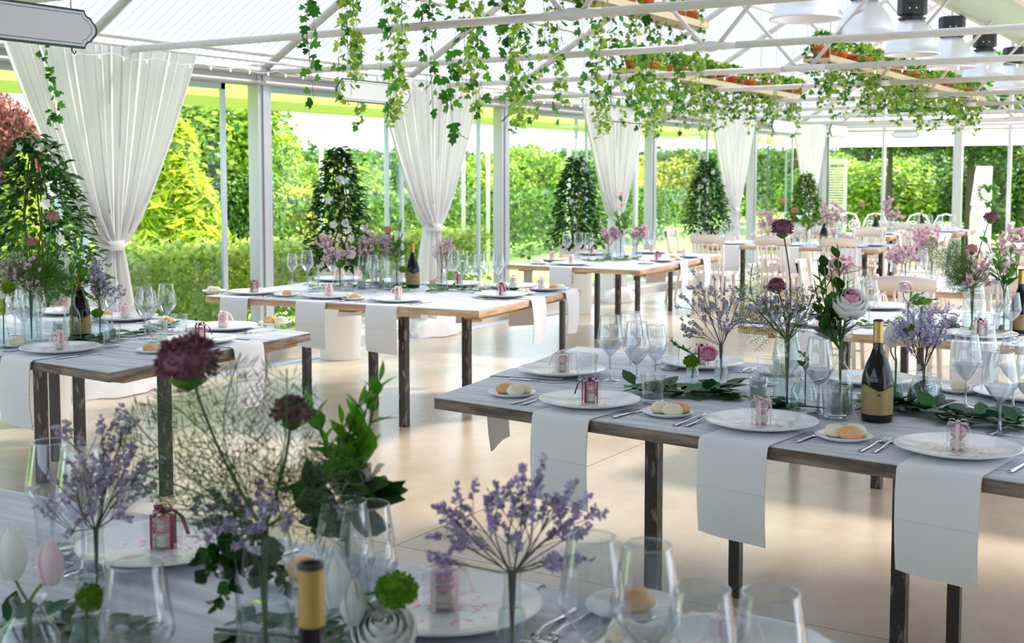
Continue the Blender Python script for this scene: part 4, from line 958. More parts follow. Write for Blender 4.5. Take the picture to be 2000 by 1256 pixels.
def sprig(name, label, v, h, heads, m, cat='flower bunch', spikes=5, sl=.03, sw=.008, group=None, branch=6, stemm=None, dens=1.0):
    """bunch of thin branching stems carrying small spikes"""
    t = thing(name, label, cat, (v.x, v.y, Z), 0, group); o = Vector((v.x, v.y, Z)); sb, fb = MB(), MB()
    for hx, hy in heads:
        hd = headpos(v, hx, hy, rnd(-.06, .06)); pts = stem_pts(v, h, hd, 6, .01); pts = [p - o for p in pts]; sb.tube(pts, [.0014] * len(pts), 4, cap=False)
        for k in range(branch):
            u = rnd(.45, 1); i = min(int(u * (len(pts) - 2)) + 1, len(pts) - 2); p = pts[i].lerp(pts[i + 1], rnd(0, 1)); d = ((pts[i + 1] - pts[i]).normalized() + rdir() * .75).normalized(); d.z = abs(d.z) * .9 + .1
            L_ = rnd(.025, .06); e = p + d * L_; sb.tube([p, e], .0008, 3, cap=False)
            d2 = (d + rdir() * .3).normalized(); n = int(14 * dens)
            for q in range(n):
                c_ = e + d2 * sl * (q / n) ; fb.leaf(c_, rdir() + d2 * .6, rdir(), sw * 1.3, sw, shape='quad')
        n = int(18 * dens); d2 = (pts[-1] - pts[-2]).normalized()
        for q in range(n): fb.leaf(pts[-1] + d2 * sl * q / n, rdir() + d2 * .6, rdir(), sw * 1.3, sw, shape='quad')
    obj('stems', sb, stemm or M_stemd, t); obj('blossoms', fb, m, t); return t
def fern(label, v, h, tips, sc_=1.0, m=None, dens=1.0, nl=.020):
    t = thing('fern_spray', label, 'fern', (v.x, v.y, Z)); o = Vector((v.x, v.y, Z)); sb, fb = MB(), MB()
    for hx, hy in tips:
        hd = headpos(v, hx, hy, rnd(-.08, .08)); pts = [p - o for p in stem_pts(v, h, hd, 12, .05)]; sb.tube(pts, [.0016] * len(pts), 4, cap=False)
        for i in range(4, len(pts)):
            for s in (-1, 1):
                for rep in range(2 if dens >= 1 else 1):
                    dd = (pts[i] - pts[i - 1]).normalized(); side = dd.cross(Vector((_F.x, _F.y, .3 * rnd(-1, 1)))).normalized() * s; L_ = .085 * sc_ * (1.15 - (i - 4) / len(pts)) * rnd(.7, 1.1)
                    st = pts[i - 1].lerp(pts[i], rep * .5); bd = (side + dd * .55 + rdir() * .12).normalized(); sb.tube([st, st + bd * L_], .0007, 3, cap=False)
                    for q in range(int(9 * dens + .5)):
                        c_ = st + bd * L_ * (q / (9 * dens)); 
                        for s2 in (-1, 1): nd = (bd * .6 + dd * s2 * .9 + rdir() * .2); fb.leaf(c_, nd, rdir(), nl * sc_ * rnd(.6, 1.1), .0022, shape='quad')
    obj('stems', sb, M_stem, t); obj('needles', fb, m or M_fern, t); return t
def leafy(name, label, v, h, stems, L_=.07, W_=.03, m=None, bells=(), cat='foliage stem', n=9, bellm=None, start=.25):
    """upright leafy stems, with optional bell flowers at given directions"""
    t = thing(name, label, cat, (v.x, v.y, Z)); o = Vector((v.x, v.y, Z)); sb, fb = MB(), MB()
    for hx, hy in stems:
        hd = headpos(v, hx, hy, rnd(-.04, .04)); pts = [p - o for p in stem_pts(v, h, hd, 10, .015)]; sb.tube(pts, [.0024] * len(pts), 5, cap=False)
        for k in range(n):
            u = start + (1 - start) * k / (n - 1); i = min(int(u * (len(pts) - 1)), len(pts) - 2); p = pts[i].lerp(pts[i + 1], rnd(0, .9)); dd = (pts[i + 1] - pts[i]).normalized()
            a = k * 2.4 + rnd(-.3, .3); side = (Vector((_R.x, _R.y, 0)) * math.cos(a) + Vector((_F.x, _F.y, 0)) * math.sin(a) * .6)
            s_ = (1.15 - u * .55) * rnd(.8, 1.15); fb.leaf(p, side * .8 + dd * rnd(.5, 1.1), dd, L_ * s_, W_ * s_ * 2, fold=.12, droop=rnd(-.1, .3))
        fb.leaf(pts[-1], (pts[-1] - pts[-2]), (1, 0, 0), L_ * .6, W_ * .8)
    obj('stems', sb, M_stem, t); obj('leaves', fb, m or M_leafm, t)
    for hx, hy, r in bells:
        hd = headpos(v, hx, hy, rnd(-.05, .02)) - o; b = MB()
        for k in range(5):
            a0 = 2 * PI * k / 5; vs = []
            for i in range(6):
                for j in range(4):
                    tt = i / 5; a = a0 + (j / 3 - .5) * 1.2 * (1 - .4 * tt); rad = r * (.25 + .85 * tt ** 1.4); vs.append(hd + Vector((rad * math.cos(a), rad * math.sin(a), r * (1.3 * tt - .5 - .3 * tt ** 4))))
            b.add(vs, [(i * 4 + j, i * 4 + j + 1, (i + 1) * 4 + j + 1, (i + 1) * 4 + j) for i in range(5) for j in range(3)])
        obj('bell_flower', b, bellm or M_petb, t)
    return t
def garland(label, pts, wd=.09, n=90, L_=.095, m=None):
    """run of loose leaves lying on the table; pts are table points"""
    P = [Vector((p.x, p.y, 0)) for p in pts]; t = thing('leaf_garland', label, 'leaf garland', (P[0].x, P[0].y, Z), 0, 'leaf garlands along the tables'); b, s = MB(), MB()
    tot = sum((P[i + 1] - P[i]).length for i in range(len(P) - 1)); 
    for i in range(len(P) - 1):
        s.tube([P[i] - P[0] + Vector((0, 0, .010)), P[i + 1] - P[0] + Vector((0, 0, .012))], .003, 5)
        seg = (P[i + 1] - P[i]); k_ = max(3, int(n * seg.length / tot)); dd = seg.normalized(); nn = Vector((-dd.y, dd.x, 0))
        for k in range(k_):
            sd = rnd(-1, 1); p = P[i] - P[0] + seg * rnd(0, 1) + nn * sd * wd * .3 + Vector((0, 0, rnd(.006, .022)))
            b.leaf(p, nn * sd * 1.2 + dd * rnd(-.4, 1) + Vector((0, 0, rnd(0, .22))), (rnd(-.25, .25), rnd(-.25, .25), 1), L_ * rnd(.7, 1.2), L_ * rnd(.50, .72), fold=.08, droop=rnd(-.02, .10))
    b.v = [(x, y, max(z, .002)) for x, y, z in b.v]
    obj('twig', s, M_stemd, t); obj('leaves', b, m or M_euc, t)
spread = lambda x0, x1, y0, y1, n: [(rnd(x0, x1), rnd(y0, y1)) for _ in range(n)]

# --- second inner-row table arrangement
v, h = vase(1408, 752, 'slim', 'slim clear bud vase holding mauve statice, big table')
sprig('statice_bunch', 'mauve statice sprays rising from the slim vase, big table', v, h, [(1345, 590), (1370, 560), (1395, 550), (1405, 620), (1430, 590), (1448, 575), (1340, 640), (1380, 610), (1440, 630), (1365, 640), (1420, 650)], M_lim, branch=9, sl=.018, sw=.008)
v, h = vase(1352, 748, 'slim', 'short bud vase with green pompom and pink rose', .75)
flower('pom', 'pompom_flower', 'green pompom flower beside the pink rosebud, big table', v, h, headpos(v, 1350, 706), .030)
flower('rose', 'rose', 'pink rosebud leaning right of the green pompom', v, h, headpos(v, 1384, 690), .034, up=M_petp)
leafy('green_sprig', 'small yellow green sprig left of the green pompom', v, h, [(1312, 664), (1325, 676)], .03, .010, n=6)
v, h = vase(1537, 800, 'wide', 'large clear vase with alliums and statice, big table', 1.15)
va, ha = v, h
flower('allium', 'allium', 'tall plum allium on a long thin stem, big table', v, h, headpos(v, 1528, 446), .036)
flower('allium', 'allium', 'low plum allium among the fern sprays, big table', v, h, headpos(v, 1517, 558), .030)
sprig('statice_bunch', 'lilac statice cloud around the alliums, big table', v, h, spread(1480, 1600, 570, 640, 16), M_lim, branch=7, sl=.012, sw=.007, stemm=M_stem)
fern('feathery fern sprays reaching left around the alliums', v, h, [(1435, 560), (1450, 610), (1470, 515), (1590, 590), (1555, 560)], .8, M_leafm, dens=.8)
v, h = vase(1572, 806, 'jar', 'low round clear jar between the wine glasses', 1.1)
leafy('green_sprig', 'thin brown stemmed sprig in the low round jar', v, h, [(1566, 690), (1575, 700)], .03, .012, n=5)
v, h = vase(1640, 806, 'bottle', 'clear bottle vase with rose left of the wine bottle', 1.1)
leafy('lisianthus_stem', 'leafy lisianthus stems with broad dark leaves beside the rose', v, h, [(1610, 520), (1636, 500), (1645, 560), (1600, 600), (1625, 620)], .075, .026, m=M_leafd, n=8)
leafy('lisianthus_stem', 'young green lisianthus shoots rising above the rose', v, h, [(1622, 525), (1655, 548), (1592, 560), (1598, 525)], .055, .016, m=M_leafm, n=6, start=.4)
flower('rose', 'rose', 'large white rose with pink heart, big table', v, h, headpos(v, 1660, 592), .060, up=M_petp)
v, h = vase(1748, 790, 'slim', 'bud vase hidden behind the wine bottle')
flower('pom', 'pompom_flower', 'green pompom flower right of the wine bottle neck', v, h, headpos(v, 1769, 643), .032)
flower('tulip', 'white_flower', 'white petalled flower behind the wine bottle neck', v, h, headpos(v, 1742, 668), .045)
v, h = vase(1803, 800, 'jar', 'clear jar of lavender right of the wine bottle', 1.15)
sprig('lavender_bunch', 'pale lavender bunch in the jar right of the wine bottle', v, h, spread(1765, 1850, 630, 690, 16), M_lav, branch=5, sl=.03, sw=.007, dens=1.3)
garland('leaf garland under the pompom vase, big table', [at(1235, 762), at(1300, 770), at(1370, 772), at(1425, 762)], .10, 60)
garland('leaf garland right of the wine bottle, big table', [at(1670, 806), at(1760, 792), at(1830, 812), at(1900, 826), at(1990, 835)], .12, 110)
garland('sparse leaf garland between the candle and the jar', [at(1430, 775), at(1500, 790), at(1560, 806)], .05, 18)

# --- third inner-row table
v, h = vase(1898, 650, 'wide', 'clear vase of alliums on the third inner-row table', 1.1)
flower('allium', 'allium', 'tallest plum allium leaning right near the gable post', v, h, headpos(v, 1935, 425), .034)
flower('alliump', 'allium', 'coral allium below the tallest leaning one', v, h, headpos(v, 1898, 487), .030)
sprig('statice_bunch', 'pink statice under the leaning alliums', v, h, spread(1865, 1935, 500, 560, 14), M_limp, branch=7, sl=.012, sw=.009, stemm=M_stem)
fern('feathery fern sprays left of the leaning alliums', v, h, [(1810, 470), (1825, 500), (1850, 480), (1860, 530), (1850, 550), (1870, 470)], 1.0)
v, h = vase(1960, 655, 'bottle', 'clear bottle vase with lisianthus at the right edge', 1.15)
leafy('lisianthus_stem', 'leafy lisianthus with white buds near the right edge', v, h, [(1925, 465), (1945, 470), (1975, 490), (1950, 500), (1985, 510)], .08, .022, bells=[(1935, 500, .03), (1990, 480, .03)], bellm=M_petw, n=8)
flower('tulip', 'rose', 'large blush rosebud near the right edge', v, h, headpos(v, 1962, 527), .042, up=M_petb)
v, h = vase(1772, 650, 'slim', 'slim vase with blush rose, third inner-row table')
flower('rose', 'rose', 'small blush rose in the slim vase, third inner-row table', v, h, headpos(v, 1768, 560), .036, up=M_petb)
leafy('green_sprig', 'bright green lily sprig beside the small blush rose', v, h, [(1795, 575), (1805, 590), (1820, 585)], .06, .014, n=6)
v, h = vase(1798, 648, 'jar', 'low jar with lilac sprigs, third inner-row table')
sprig('lavender_bunch', 'lilac sprigs spilling from the low jar', v, h, spread(1770, 1870, 600, 650, 9), M_lav, branch=4)
garland('leaf garland across the third inner-row table', [at(1680, 640), at(1750, 632), at(1830, 640), at(1900, 650), at(1985, 655)], .10, 70, .06, M_leafm)

# --- second window-row table
v, h = vase(664, 566, 'slim', 'slim vase with pale statice, second window-row table')
sprig('statice_bunch', 'pale pink statice leftmost on the second window-row table', v, h, spread(630, 690, 465, 515, 12), M_limp, branch=7, sl=.014, sw=.011)
flower('rose', 'rose', 'blush rose left on the second window-row table', v, h, headpos(v, 685, 497), .036, up=M_petb)
flower('pom', 'pompom_flower', 'lime pompom left on the second window-row table', v, h, headpos(v, 664, 516), .030)
v, h = vase(735, 562, 'wide', 'clear vase with pink statice before the second planter', 1.0)
sprig('statice_bunch', 'pink statice cloud before the second planter', v, h, spread(700, 760, 450, 500, 14), M_limp, branch=8, sl=.014, sw=.012)
fern('pale fern sprays before the second planter', v, h, [(690, 480), (705, 500), (770, 480), (750, 455)], 1.0)
v, h = vase(775, 566, 'bottle', 'bottle vase with coral allium left of the wine bottle')
flower('alliump', 'allium', 'coral allium left of the bottle, second window-row table', v, h, headpos(v, 757, 450), .032)
leafy('lisianthus_stem', 'leafy white tulip stems left of the bottle', v, h, [(778, 455), (768, 470), (790, 480), (782, 440)], .08, .022, n=7)
flower('tulip', 'tulip', 'white tulip left of the bottle, second window-row table', v, h, headpos(v, 778, 468), .038)
flower('pom', 'pompom_flower', 'lime pompom left of the bottle, second window-row table', v, h, headpos(v, 787, 526), .028)
v, h = vase(862, 566, 'jar', 'jar of lavender right of the bottle, second window-row table')
sprig('lavender_bunch', 'pinkish lavender right of the bottle, second window-row table', v, h, spread(842, 885, 475, 510, 10), M_limp, branch=6)
garland('leaf garland left half of the second window-row table', [at(610, 566), at(670, 562), at(740, 560), at(790, 570)], .12, 60, .06, M_leafm)
garland('leaf garland right half of the second window-row table', [at(832, 572), at(880, 566), at(940, 572)], .12, 40, .06, M_leafm)

# --- first window-row table
v, h = vase(62, 672, 'wide', 'clear vase with coral alliums, first window-row table', 1.2)
flower('alliump', 'allium', 'upper coral allium before the first leafy planter', v, h, headpos(v, 104, 424), .030)
flower('alliump', 'allium', 'lower coral allium before the first leafy planter', v, h, headpos(v, 63, 474), .028)
fern('dense green fern sprays before the first leafy planter', v, h, [(40, 440), (90, 460), (120, 480), (20, 490), (70, 500), (110, 520), (140, 560)], 1.3, M_leafm)
sprig('statice_bunch', 'pink statice low before the first leafy planter', v, h, spread(5, 70, 510, 560, 14), M_limp, branch=8, sl=.012, sw=.009)
v, h = vase(142, 665, 'bottle', 'bottle vase with white tulip behind the first bottle', 1.1)
flower('tulip', 'tulip', 'white tulip above the first window-row bottle', v, h, headpos(v, 138, 532), .046)
leafy('lisianthus_stem', 'green leafy stem right of the white tulip', v, h, [(158, 480), (150, 500), (170, 510)], .10, .020, n=6)
v, h = vase(8, 680, 'slim', 'slim vase at the left edge, first window-row table')
flower('pom', 'pompom_flower', 'lime pompom at the left edge', v, h, headpos(v, 16, 562), .034); flower('tulip', 'tulip', 'pale tulip at the left edge under the pompom', v, h, headpos(v, 4, 578), .034)
v, h = vase(196, 664, 'jar', 'jar of statice right of the first bottle')
sprig('statice_bunch', 'mauve statice before the foot of the first curtain', v, h, spread(175, 235, 515, 580, 14), M_lim, branch=8, sl=.012, sw=.009)
flower('pom', 'pompom_flower', 'green pompom right of the first bottle', v, h, headpos(v, 190, 612), .028)
garland('dark leaf garland on the first window-row table', [at(120, 668), at(190, 672), at(250, 655), at(330, 645)], .13, 70, .075)

# --- third window-row table
v, h = vase(1188, 508, 'jar', 'jar of pink statice on the third window-row table')
sprig('statice_bunch', 'pink statice bunch left on the third window-row table', v, h, spread(1170, 1210, 440, 470, 10), M_limp, branch=8, sl=.016, sw=.016)
v, h = vase(1212, 508, 'wide', 'clear vase with coral spikes, third window-row table')
leafy('snapdragon_stem', 'green stems with coral tips on the third window-row table', v, h, [(1213, 385), (1205, 420), (1222, 430)], .09, .03, bells=[(1214, 381, .035), (1211, 402, .035)], bellm=M_petp, n=8)
v, h = vase(1243, 506, 'jar', 'jar of pink statice right on the third window-row table')
sprig('statice_bunch', 'pink statice bunch right on the third window-row table', v, h, spread(1235, 1262, 435, 462, 9), M_limp, branch=8, sl=.016, sw=.016)
garland('leaf garland on the third window-row table', [at(1140, 512), at(1200, 510), at(1245, 506)], .14, 40, .07, M_leafm)

# --- far tables
for i, (x, y, hx, hy, kind, lb) in enumerate(((1500, 478, 1495, 428, 's', 'pink statice left on the far table among chairs'), (1575, 478, 1570, 410, 'l', 'leafy white lisianthus tall on the far table'), (1628, 480, 1630, 415, 's', 'pale statice right of the first far bottle'), (1685, 458, 1683, 400, 'a', 'coral allium beside the middle far bottle'), (1738, 458, 1742, 410, 's', 'pale pink statice between the far bottles'), (1525, 476, 1528, 395, 'a', 'coral allium at the far left table'), (1555, 477, 1552, 412, 'a', 'coral allium beside the tall white lisianthus'), (1985, 560, 1978, 470, 's', 'large pale statice bunch at the right edge'), (1690, 560, 1640, 525, 's', 'pink statice on the fourth inner-row table'), (1768, 548, 1765, 500, 's', 'second pink statice on the fourth inner-row table'), (1820, 545, 1812, 470, 's', 'fine statice before the last table corner'))):
    v, h = vase(x, y, 'jar', 'small clear vase holding %s' % lb)
    if kind == 's': sprig('statice_bunch', lb, v, h, spread(hx - 22, hx + 22, hy - 18, hy + 18, 10), M_limp, branch=7, sl=.02, sw=.018)
    if kind == 'l': leafy('lisianthus_stem', lb, v, h, [(hx - 10, hy), (hx, hy - 10), (hx + 12, hy + 5)], .12, .03, bells=[(hx - 8, hy + 15, .05), (hx + 10, hy + 10, .05)], bellm=M_petw)
    if kind == 'a': flower('alliump', 'allium', lb, v, h, headpos(v, hx, hy), .045)

# --- nearest table, close to the lens
v, h = vase(190, 1195, 'slim', 'slim green-tinted bud vase of mauve statice, nearest table', 1.0)
sprig('statice_bunch', 'dusky mauve statice spikes at the left of the nearest table', v, h, [(200, 850), (160, 880), (240, 850), (180, 920), (215, 930), (250, 900), (150, 960), (200, 970), (270, 930), (170, 1010), (225, 1010), (140, 1040), (230, 960)], M_lim, branch=5, sl=.032, sw=.008, dens=1.4)
v, h = vase(520, 1300, 'wide', 'clear vase hidden under plum alliums, nearest table', 1.1)
flower('allium', 'allium', 'big blurred plum allium head over the left table edge', v, h, headpos(v, 366, 706), .050)
flower('allium', 'allium', 'second plum allium head beside bright green leaves', v, h, headpos(v, 570, 805), .031)
fern('feathery fern sprays around the big plum allium', v, h, [(245, 800), (300, 760), (470, 690), (560, 720), (640, 880), (260, 920), (600, 950)], 1.0, M_leafd, dens=.7, nl=.034)
sprig('statice_bunch', 'lilac florets at the foot of the plum alliums', v, h, spread(400, 590, 1000, 1090, 12), M_lav, branch=5, sl=.010, sw=.008, stemm=M_stem)
leafy('seedhead_stems', 'dark green leaves and seedheads under the plum alliums', v, h, [(400, 1120), (450, 1110), (500, 1130), (420, 1180), (560, 1150), (390, 1090)], .035, .022, m=M_leafd, n=11, start=.3)
v, h = vase(680, 1215, 'bottle', 'clear bottle vase of lisianthus, nearest table', 1.05)
leafy('lisianthus_stem', 'bright green lisianthus with white pink bells, nearest table', v, h, [(740, 745), (700, 790), (668, 830), (610, 800), (640, 870), (690, 860), (715, 800)], .064, .020, m=M_leafb, bells=[(632, 925, .030), (662, 950, .028), (722, 925, .026), (650, 985, .026), (690, 900, .022)], n=10)
leafy('broad_leaf_stem', 'broad dark green leaves at the middle of the nearest table', v, h, [(620, 960), (640, 1010), (700, 960), (740, 960)], .085, .034, m=M_leafd, n=7, start=.1)
v, h = vase(700, 1330, 'slim', 'bud vase below the white rose, nearest table', .9)
flower('rose', 'rose', 'white rose cut by the bottom edge, nearest table', v, h, headpos(v, 750, 1235), .052, up=M_petw)
flower('pom', 'pompom_flower', 'green pompom flower above the white rose, nearest table', v, h, headpos(v, 775, 1152), .034)
flower('tulip', 'tulip', 'white tulip right of the foil-topped bottle neck', v, h, headpos(v, 655, 1165), .040); flower('tulip', 'tulip', 'lower white tulip between bottle neck and rose', v, h, headpos(v, 690, 1200), .036)
v, h = vase(1000, 1300, 'slim', 'slim bud vase of lavender, nearest table', 1.0)
sprig('lavender_bunch', 'large lilac lavender bunch in the middle of the nearest table', v, h, [(885, 1010), (920, 1005), (960, 995), (1020, 945), (1045, 965), (1000, 1010), (1040, 1025), (1075, 995), (1105, 1025), (1070, 1050), (1120, 1045), (905, 1065), (950, 1070), (1010, 1080), (1060, 1095), (890, 1100), (1095, 1095)], M_lav, branch=4, sl=.030, sw=.008, dens=1.5)
v, h = vase(60, 1330, 'jar', 'jar at the bottom left corner, nearest table')
flower('tulip', 'tulip', 'pink edged tulip at the bottom left corner', v, h, headpos(v, 98, 1125), .036, up=M_petb)
flower('tulip', 'white_lily', 'white lily at the bottom left edge', v, h, headpos(v, 22, 1110), .042); 
v, h = vase(170, 1300, 'slim', 'slim bud vase of green pompom at bottom left', .9)
flower('pom', 'pompom_flower', 'green pompom flower beside the pink edged tulip', v, h, headpos(v, 176, 1165), .024)
garland('eucalyptus leaves at the bottom left corner', [at(0, 1235), at(80, 1225), at(160, 1240), at(250, 1262)], .16, 80, .05)
garland('leaf garland between the nearest plates', [at(420, 1240), at(560, 1255), at(700, 1270)], .10, 40, .05)

# ================================================================== LEAFY PLANTERS ALONG THE GLASS
def planter(x, y, ztop, label, spread_r, cane, m=None, fl=8, z0=.80):
    t = thing('tall_planter', label + ', tall white tapered planter', 'planter', (x, y, 0), 0, 'tall white planters along the glass')
    b = MB(); b.lathe([(.001, .0), (.165, 0), (.170, .01), (.195, z0), (.20, z0 + .01), (.185, z0 + .01), (.18, z0 - .03), (.001, z0 - .03)], 36); obj('pot_body', b, M_white, t)
    b = MB(); b.lathe([(.001, z0 - .025), (.179, z0 - .025)], 20); b.lathe([(.001, z0 - .015), (.1, z0 - .02)], 20); obj('soil', b, M_bark, t)
    p = thing('climbing_plant', label + ', dark climber with small white flowers', 'potted plant', (x, y, z0 - .02), 0, 'dark climbers in the white planters')
    H2 = ztop - z0; s = MB()
    for k in range(5): a = k * 1.25; s.tube([(.05 * math.cos(a), .05 * math.sin(a), 0), (.09 * math.cos(a + 1), .09 * math.sin(a + 1), H2 * .5), (.02 * math.cos(a + 2), .02 * math.sin(a + 2), H2 * .98)], .006, 5)
    obj('stems', s, M_stemd, p); b = MB()
    for k in range(1500):
        u = random.random() ** 1.15; rr = spread_r * (1 - u) ** .6 * (.5 + .55 * random.random()) + .03; a = rnd(0, 2 * PI); q = Vector((rr * math.cos(a), rr * math.sin(a), u * H2 + rnd(-.04, .04)))
        b.leaf(q, Vector((math.cos(a), math.sin(a), rnd(-.7, .5))) + rdir() * .4, Vector((0, 0, 1)) + rdir() * .5, rnd(.05, .085), rnd(.03, .045), fold=.1, droop=.2)
    obj('leaves', b, m or M_leafd, p)
    for k in range(fl):
        a = rnd(-1.6, .6); u = rnd(.1, .95); rr = spread_r * (1 - u) ** .6 + .03; b = MB(); c_ = Vector((rr * math.cos(a), rr * math.sin(a), u * H2)); nv = Vector((math.cos(a), math.sin(a), .2)).normalized(); e1 = nv.orthogonal().normalized(); e2 = nv.cross(e1)
        for j in range(5):
            q = 2 * PI * j / 5; b.leaf(c_, e1 * math.cos(q) + e2 * math.sin(q) + nv * .3, nv, .038, .036, fold=-.05)
        obj('white_flower', b, M_petw, p)
    if cane: b = MB(); b.tube([(.05, -.06, 0), (.05, -.06, H2 * .92)], .006, 5); obj('cane', b, M_cane, p)
    return p
v = at(35, 825, 0); planter(v.x + .1, v.y + .1, 1.80, 'nearest planter at the left edge', .40, False)
v = at(665, 700, 0); planter(v.x, v.y, 1.78, 'planter before the second curtain', .27, True, fl=12)
v = at(1125, 612, 0); planter(v.x, v.y, 1.78, 'planter before the third curtain', .30, True)
v = at(1360, 560, 0); planter(v.x + .15, v.y, 1.80, 'planter before the fourth curtain', .31, False, fl=4)
planter(-6.75, 20.3, 1.62, 'planter left of the last curtain', .27, True, m=M_t2, fl=3)

# ================================================================== IVY TRAYS UNDER THE ROOF
def vine_geo(b, s, p0, Lv, n, size, sway=.08):
    pts = []; ax, ay = rnd(-sway, sway), rnd(-sway, sway); ph = rnd(0, 6)
    for k in range(13): u = k / 12; pts.append(Vector(p0) + Vector((ax * u + .02 * math.sin(ph + u * 7), ay * u + .02 * math.cos(ph + u * 6), -Lv * u)))
    s.tube(pts, .0016, 3, cap=False)
    for k in range(n):
        u = rnd(0, 1); i = min(int(u * 12), 11); p = pts[i].lerp(pts[i + 1], u * 12 - i); d = rdir(); d.z = -abs(d.z) * .8 - .2; sz = size * rnd(.6, 1.25)
        q = p + Vector((d.x, d.y, 0)) * .02; b.leaf(q, d, rdir(), sz, sz, fold=.1, shape='ivy')
def ivy_variant(seed, nv, L0, L1, size, n, m):
    random.seed(seed); b, s = MB(), MB()
    fo = MB()
    for k in range(70): d = rdir(); d.z = abs(d.z); fo.leaf(Vector((d.x * .09, d.y * .09, .12 + d.z * .09)), d, rdir(), rnd(.035, .06), rnd(.035, .06), shape='ivy')
    for k in range(nv):
        a = rnd(0, 2 * PI); Lv = rnd(L0, L1); vine_geo(b, s, (.09 * math.cos(a), .09 * math.sin(a), .12), Lv, int(n * Lv), size)
    return fo.mesh('foliage', m), b.mesh('trailing_leaves', m), s.mesh('vine_stems', M_stem)
potb = MB(); potb.lathe([(.001, 0), (.048, 0), (.062, .09), (.068, .09), (.070, .115), (.064, .115), (.060, .10), (.001, .10)], 20); POT = potb.mesh('pot', M_pot)
LONG = [ivy_variant(30 + k, 3, .7, 1.15, (.062, .045, .075, .04)[k], (26, 60, 20, 80)[k], (M_ivyd, M_ivy, M_ivyd, M_ivy)[k]) for k in range(4)]
SHORT = [ivy_variant(50 + k, 4, .25, .62, (.05, .038, .045)[k], (50, 90, 70)[k], (M_ivyd, M_ivy, M_ivy)[k]) for k in range(3)]
random.seed(11)
ORD = ['first', 'second', 'third', 'fourth', 'fifth', 'sixth', 'seventh', 'eighth', 'ninth', 'tenth', 'eleventh', 'twelfth', 'thirteenth', 'fourteenth', 'fifteenth', 'sixteenth', 'seventeenth', 'eighteenth', 'nineteenth', 'twentieth', 'twenty-first', 'twenty-second', 'twenty-third', 'twenty-fourth']
def tray(x, z, y0, y1, n, var, name, hang):
    t = thing('plant_tray', 'long wooden tray of potted ivy, %s' % name, 'plant tray', (x, y0, z), 0, 'plant trays hung from the roof')
    b = MB(); b.box(-.11, .11, 0, y1 - y0, -.02, 0); b.box(-.12, -.11, 0, y1 - y0, -.03, .025); b.box(.11, .12, 0, y1 - y0, -.03, .025); obj('board', b, M_wood, t, smooth=False)
    for k in range(int((y1 - y0) / 1.6) + 1):
        yy = .05 + k * 1.6; b = MB(); b.tube([(.1, yy, -.03), (.1, yy, hang), ], .004, 5); obj('hanging_rod', b, M_steel, t)
    for k in range(n):
        y = y0 + .12 + (y1 - y0 - .24) * k / (n - 1); fo, le, st = var[k % len(var)]
        p = thing('potted_ivy', 'terracotta pot with trailing ivy, %s of the %s, counted from the camera' % (ORD[k], name), 'potted ivy', (x + rnd(-.02, .02), y, z + .001), rnd(0, 6), 'potted ivy on the trays')
        link('pot', POT, p); link('foliage', fo, p); link('trailing_leaves', le, p); link('vine_stems', st, p)
tray(-4.4, 2.85, 4.9, 10.2, 18, LONG, 'upper tray', 1.3)
tray(-5.15, 2.52, 10.3, 15.2, 18, SHORT, 'lower far tray', 1.3)
tray(-3.45, 2.56, 10.6, 17.2, 22, SHORT, 'tray under the lamps', 1.8)
# single vines
def lone(x, y, X, Lv, size, n, m, label, top=None):
    p = atX(x, y, X); t = thing('hanging_vine', label, 'vine', p, 0, 'single hanging vines'); b, s = MB(), MB(); vine_geo(b, s, (0, 0, 0), Lv, n, size, .10); obj('leaves', b, m, t); obj('vine_stem', s, M_stem, t)
lone(78, 12, -6.3, .72, .045, 60, M_ivyd, 'thin ivy vine hanging before the left edge of the first curtain')
for i, (x, X, Lv, lb) in enumerate(((668, -5.6, .75, 'leftmost long ivy strand before the second sign'), (700, -5.5, .60, 'ivy strand just right of the leftmost one'), (742, -5.4, .45, 'sparse short ivy strand above the second sign'), (790, -5.3, .5, 'sparse ivy strand above the second curtain'), (880, -4.6, .72, 'big-leaved dark ivy strand before the second curtain'), (985, -4.6, .75, 'big-leaved dark ivy strand before the second wide post'))):
    lone(x, -30, X, Lv + .25, (.045, .04, .045, .04, .085, .08)[i], (70, 50, 14, 22, 34, 40)[i], M_ivy if i < 4 else M_ivyd, lb)

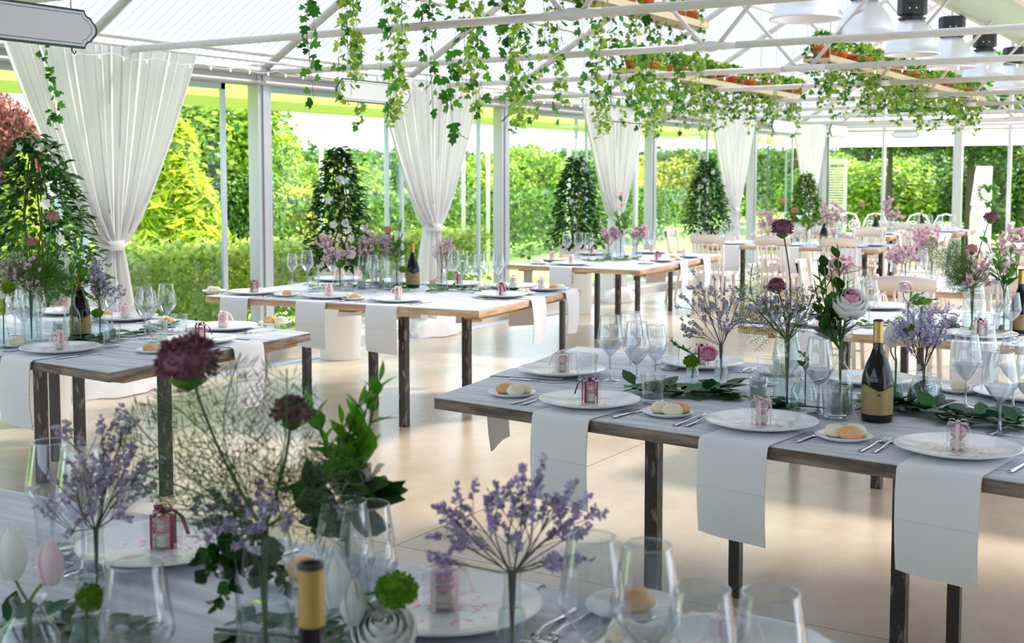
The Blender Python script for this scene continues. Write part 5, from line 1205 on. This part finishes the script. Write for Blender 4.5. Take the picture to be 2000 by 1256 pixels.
# ================================================================== CREAM CHAIRS
def p_chair():
    t = thing('wooden_chair', '', 'chair'); b = MB()
    b.add([(-.20, -.20, .46), (.20, -.20, .46), (.18, .19, .46), (-.18, .19, .46), (-.20, -.20, .43), (.20, -.20, .43), (.18, .19, .43), (-.18, .19, .43)], [(0, 1, 2, 3), (7, 6, 5, 4), (0, 4, 5, 1), (1, 5, 6, 2), (2, 6, 7, 3), (3, 7, 4, 0)]); obj('seat', b, M_chair, t, smooth=False)
    for sx in (-1, 1):
        b = MB(); b.tube([(sx * .17, -.17, .43), (sx * .185, -.19, 0)], [.020, .014], 8); obj('leg', b, M_chair, t)
        b = MB(); b.tube([(sx * .165, .25, 0), (sx * .165, .185, .44), (sx * .175, .24, .90)], [.016, .020, .016], 8); obj('leg', b, M_chair, t)
    b = MB(); n = 9
    vs = [];
    for z_ in (.80, .90):
        for k in range(n): u = k / (n - 1) * 2 - 1; vs.append((u * .20, .225 + .02 * (z_ - .8) * 10 + .03 * (1 - u * u), z_ - (.02 * u * u if z_ > .85 else 0)))
    o_ = len(vs); vs += [(x, y + .022, z_) for x, y, z_ in vs]
    b.add(vs, [(k, k + 1, n + k + 1, n + k) for k in range(n - 1)] + [(o_ + n + k, o_ + n + k + 1, o_ + k + 1, o_ + k) for k in range(n - 1)] + [(n + k, n + k + 1, o_ + n + k + 1, o_ + n + k) for k in range(n - 1)] + [(o_ + k, o_ + k + 1, k + 1, k) for k in range(n - 1)]); obj('top_rail', b, M_chair, t)
    for k in range(5): x_ = -.12 + k * .06; b = MB(); b.tube([(x_, .19, .46), (x_, .235 + .02, .81)], .009, 6); obj('back_spindle', b, M_chair, t)
    b = MB(); b.tube([(-.175, -.18, .18), (-.165, .23, .2)], .009, 6); b.tube([(.175, -.18, .18), (.165, .23, .2)], .009, 6); obj('stretcher', b, M_chair, t); return t
chair = Proto(p_chair)
def chairs_at(q, side, us, off, nm):
    nn = norm_of(q, side)
    for i, u in enumerate(us):
        a = Vector(q[side]).lerp(Vector(q[(side + 1) % 4]), u) + nn * off; chair((a.x, a.y, 0), math.atan2(nn.y, nn.x) - PI / 2, 'cream wooden spindle-back chair, %s %s of %s' % (ORD[i], 'on the front side' if side == 0 else 'on the side' if side in (1, 3) else 'behind', nm), 'cream wooden chairs')
chairs_at(TH_, 0, (.14, .5, .86), .34, 'the widest far table'); chairs_at(TH_, 1, (.3, .75), .34, 'the widest far table'); chairs_at(TH_, 2, (.25, .7), .36, 'the widest far table'); chairs_at(TH_, 3, (.5,), .36, 'the widest far table end')
chairs_at(TI, 0, (.14, .5, .86), .34, 'the table behind the widest'); chairs_at(TI, 2, (.2,), .36, 'the table behind the widest')
chairs_at(TJ, 0, (.62, .9), .34, 'the last table'); chairs_at(TJ, 1, (.5,), .36, 'the last table')
chairs_at(TG, 0, (.12, .36, .62), .38, 'the table with one red favour'); chairs_at(TG, 2, (.15, .4, .7), .40, 'the table with one red favour'); chairs_at(TG, 3, (.5,), .38, 'the red favour table end')
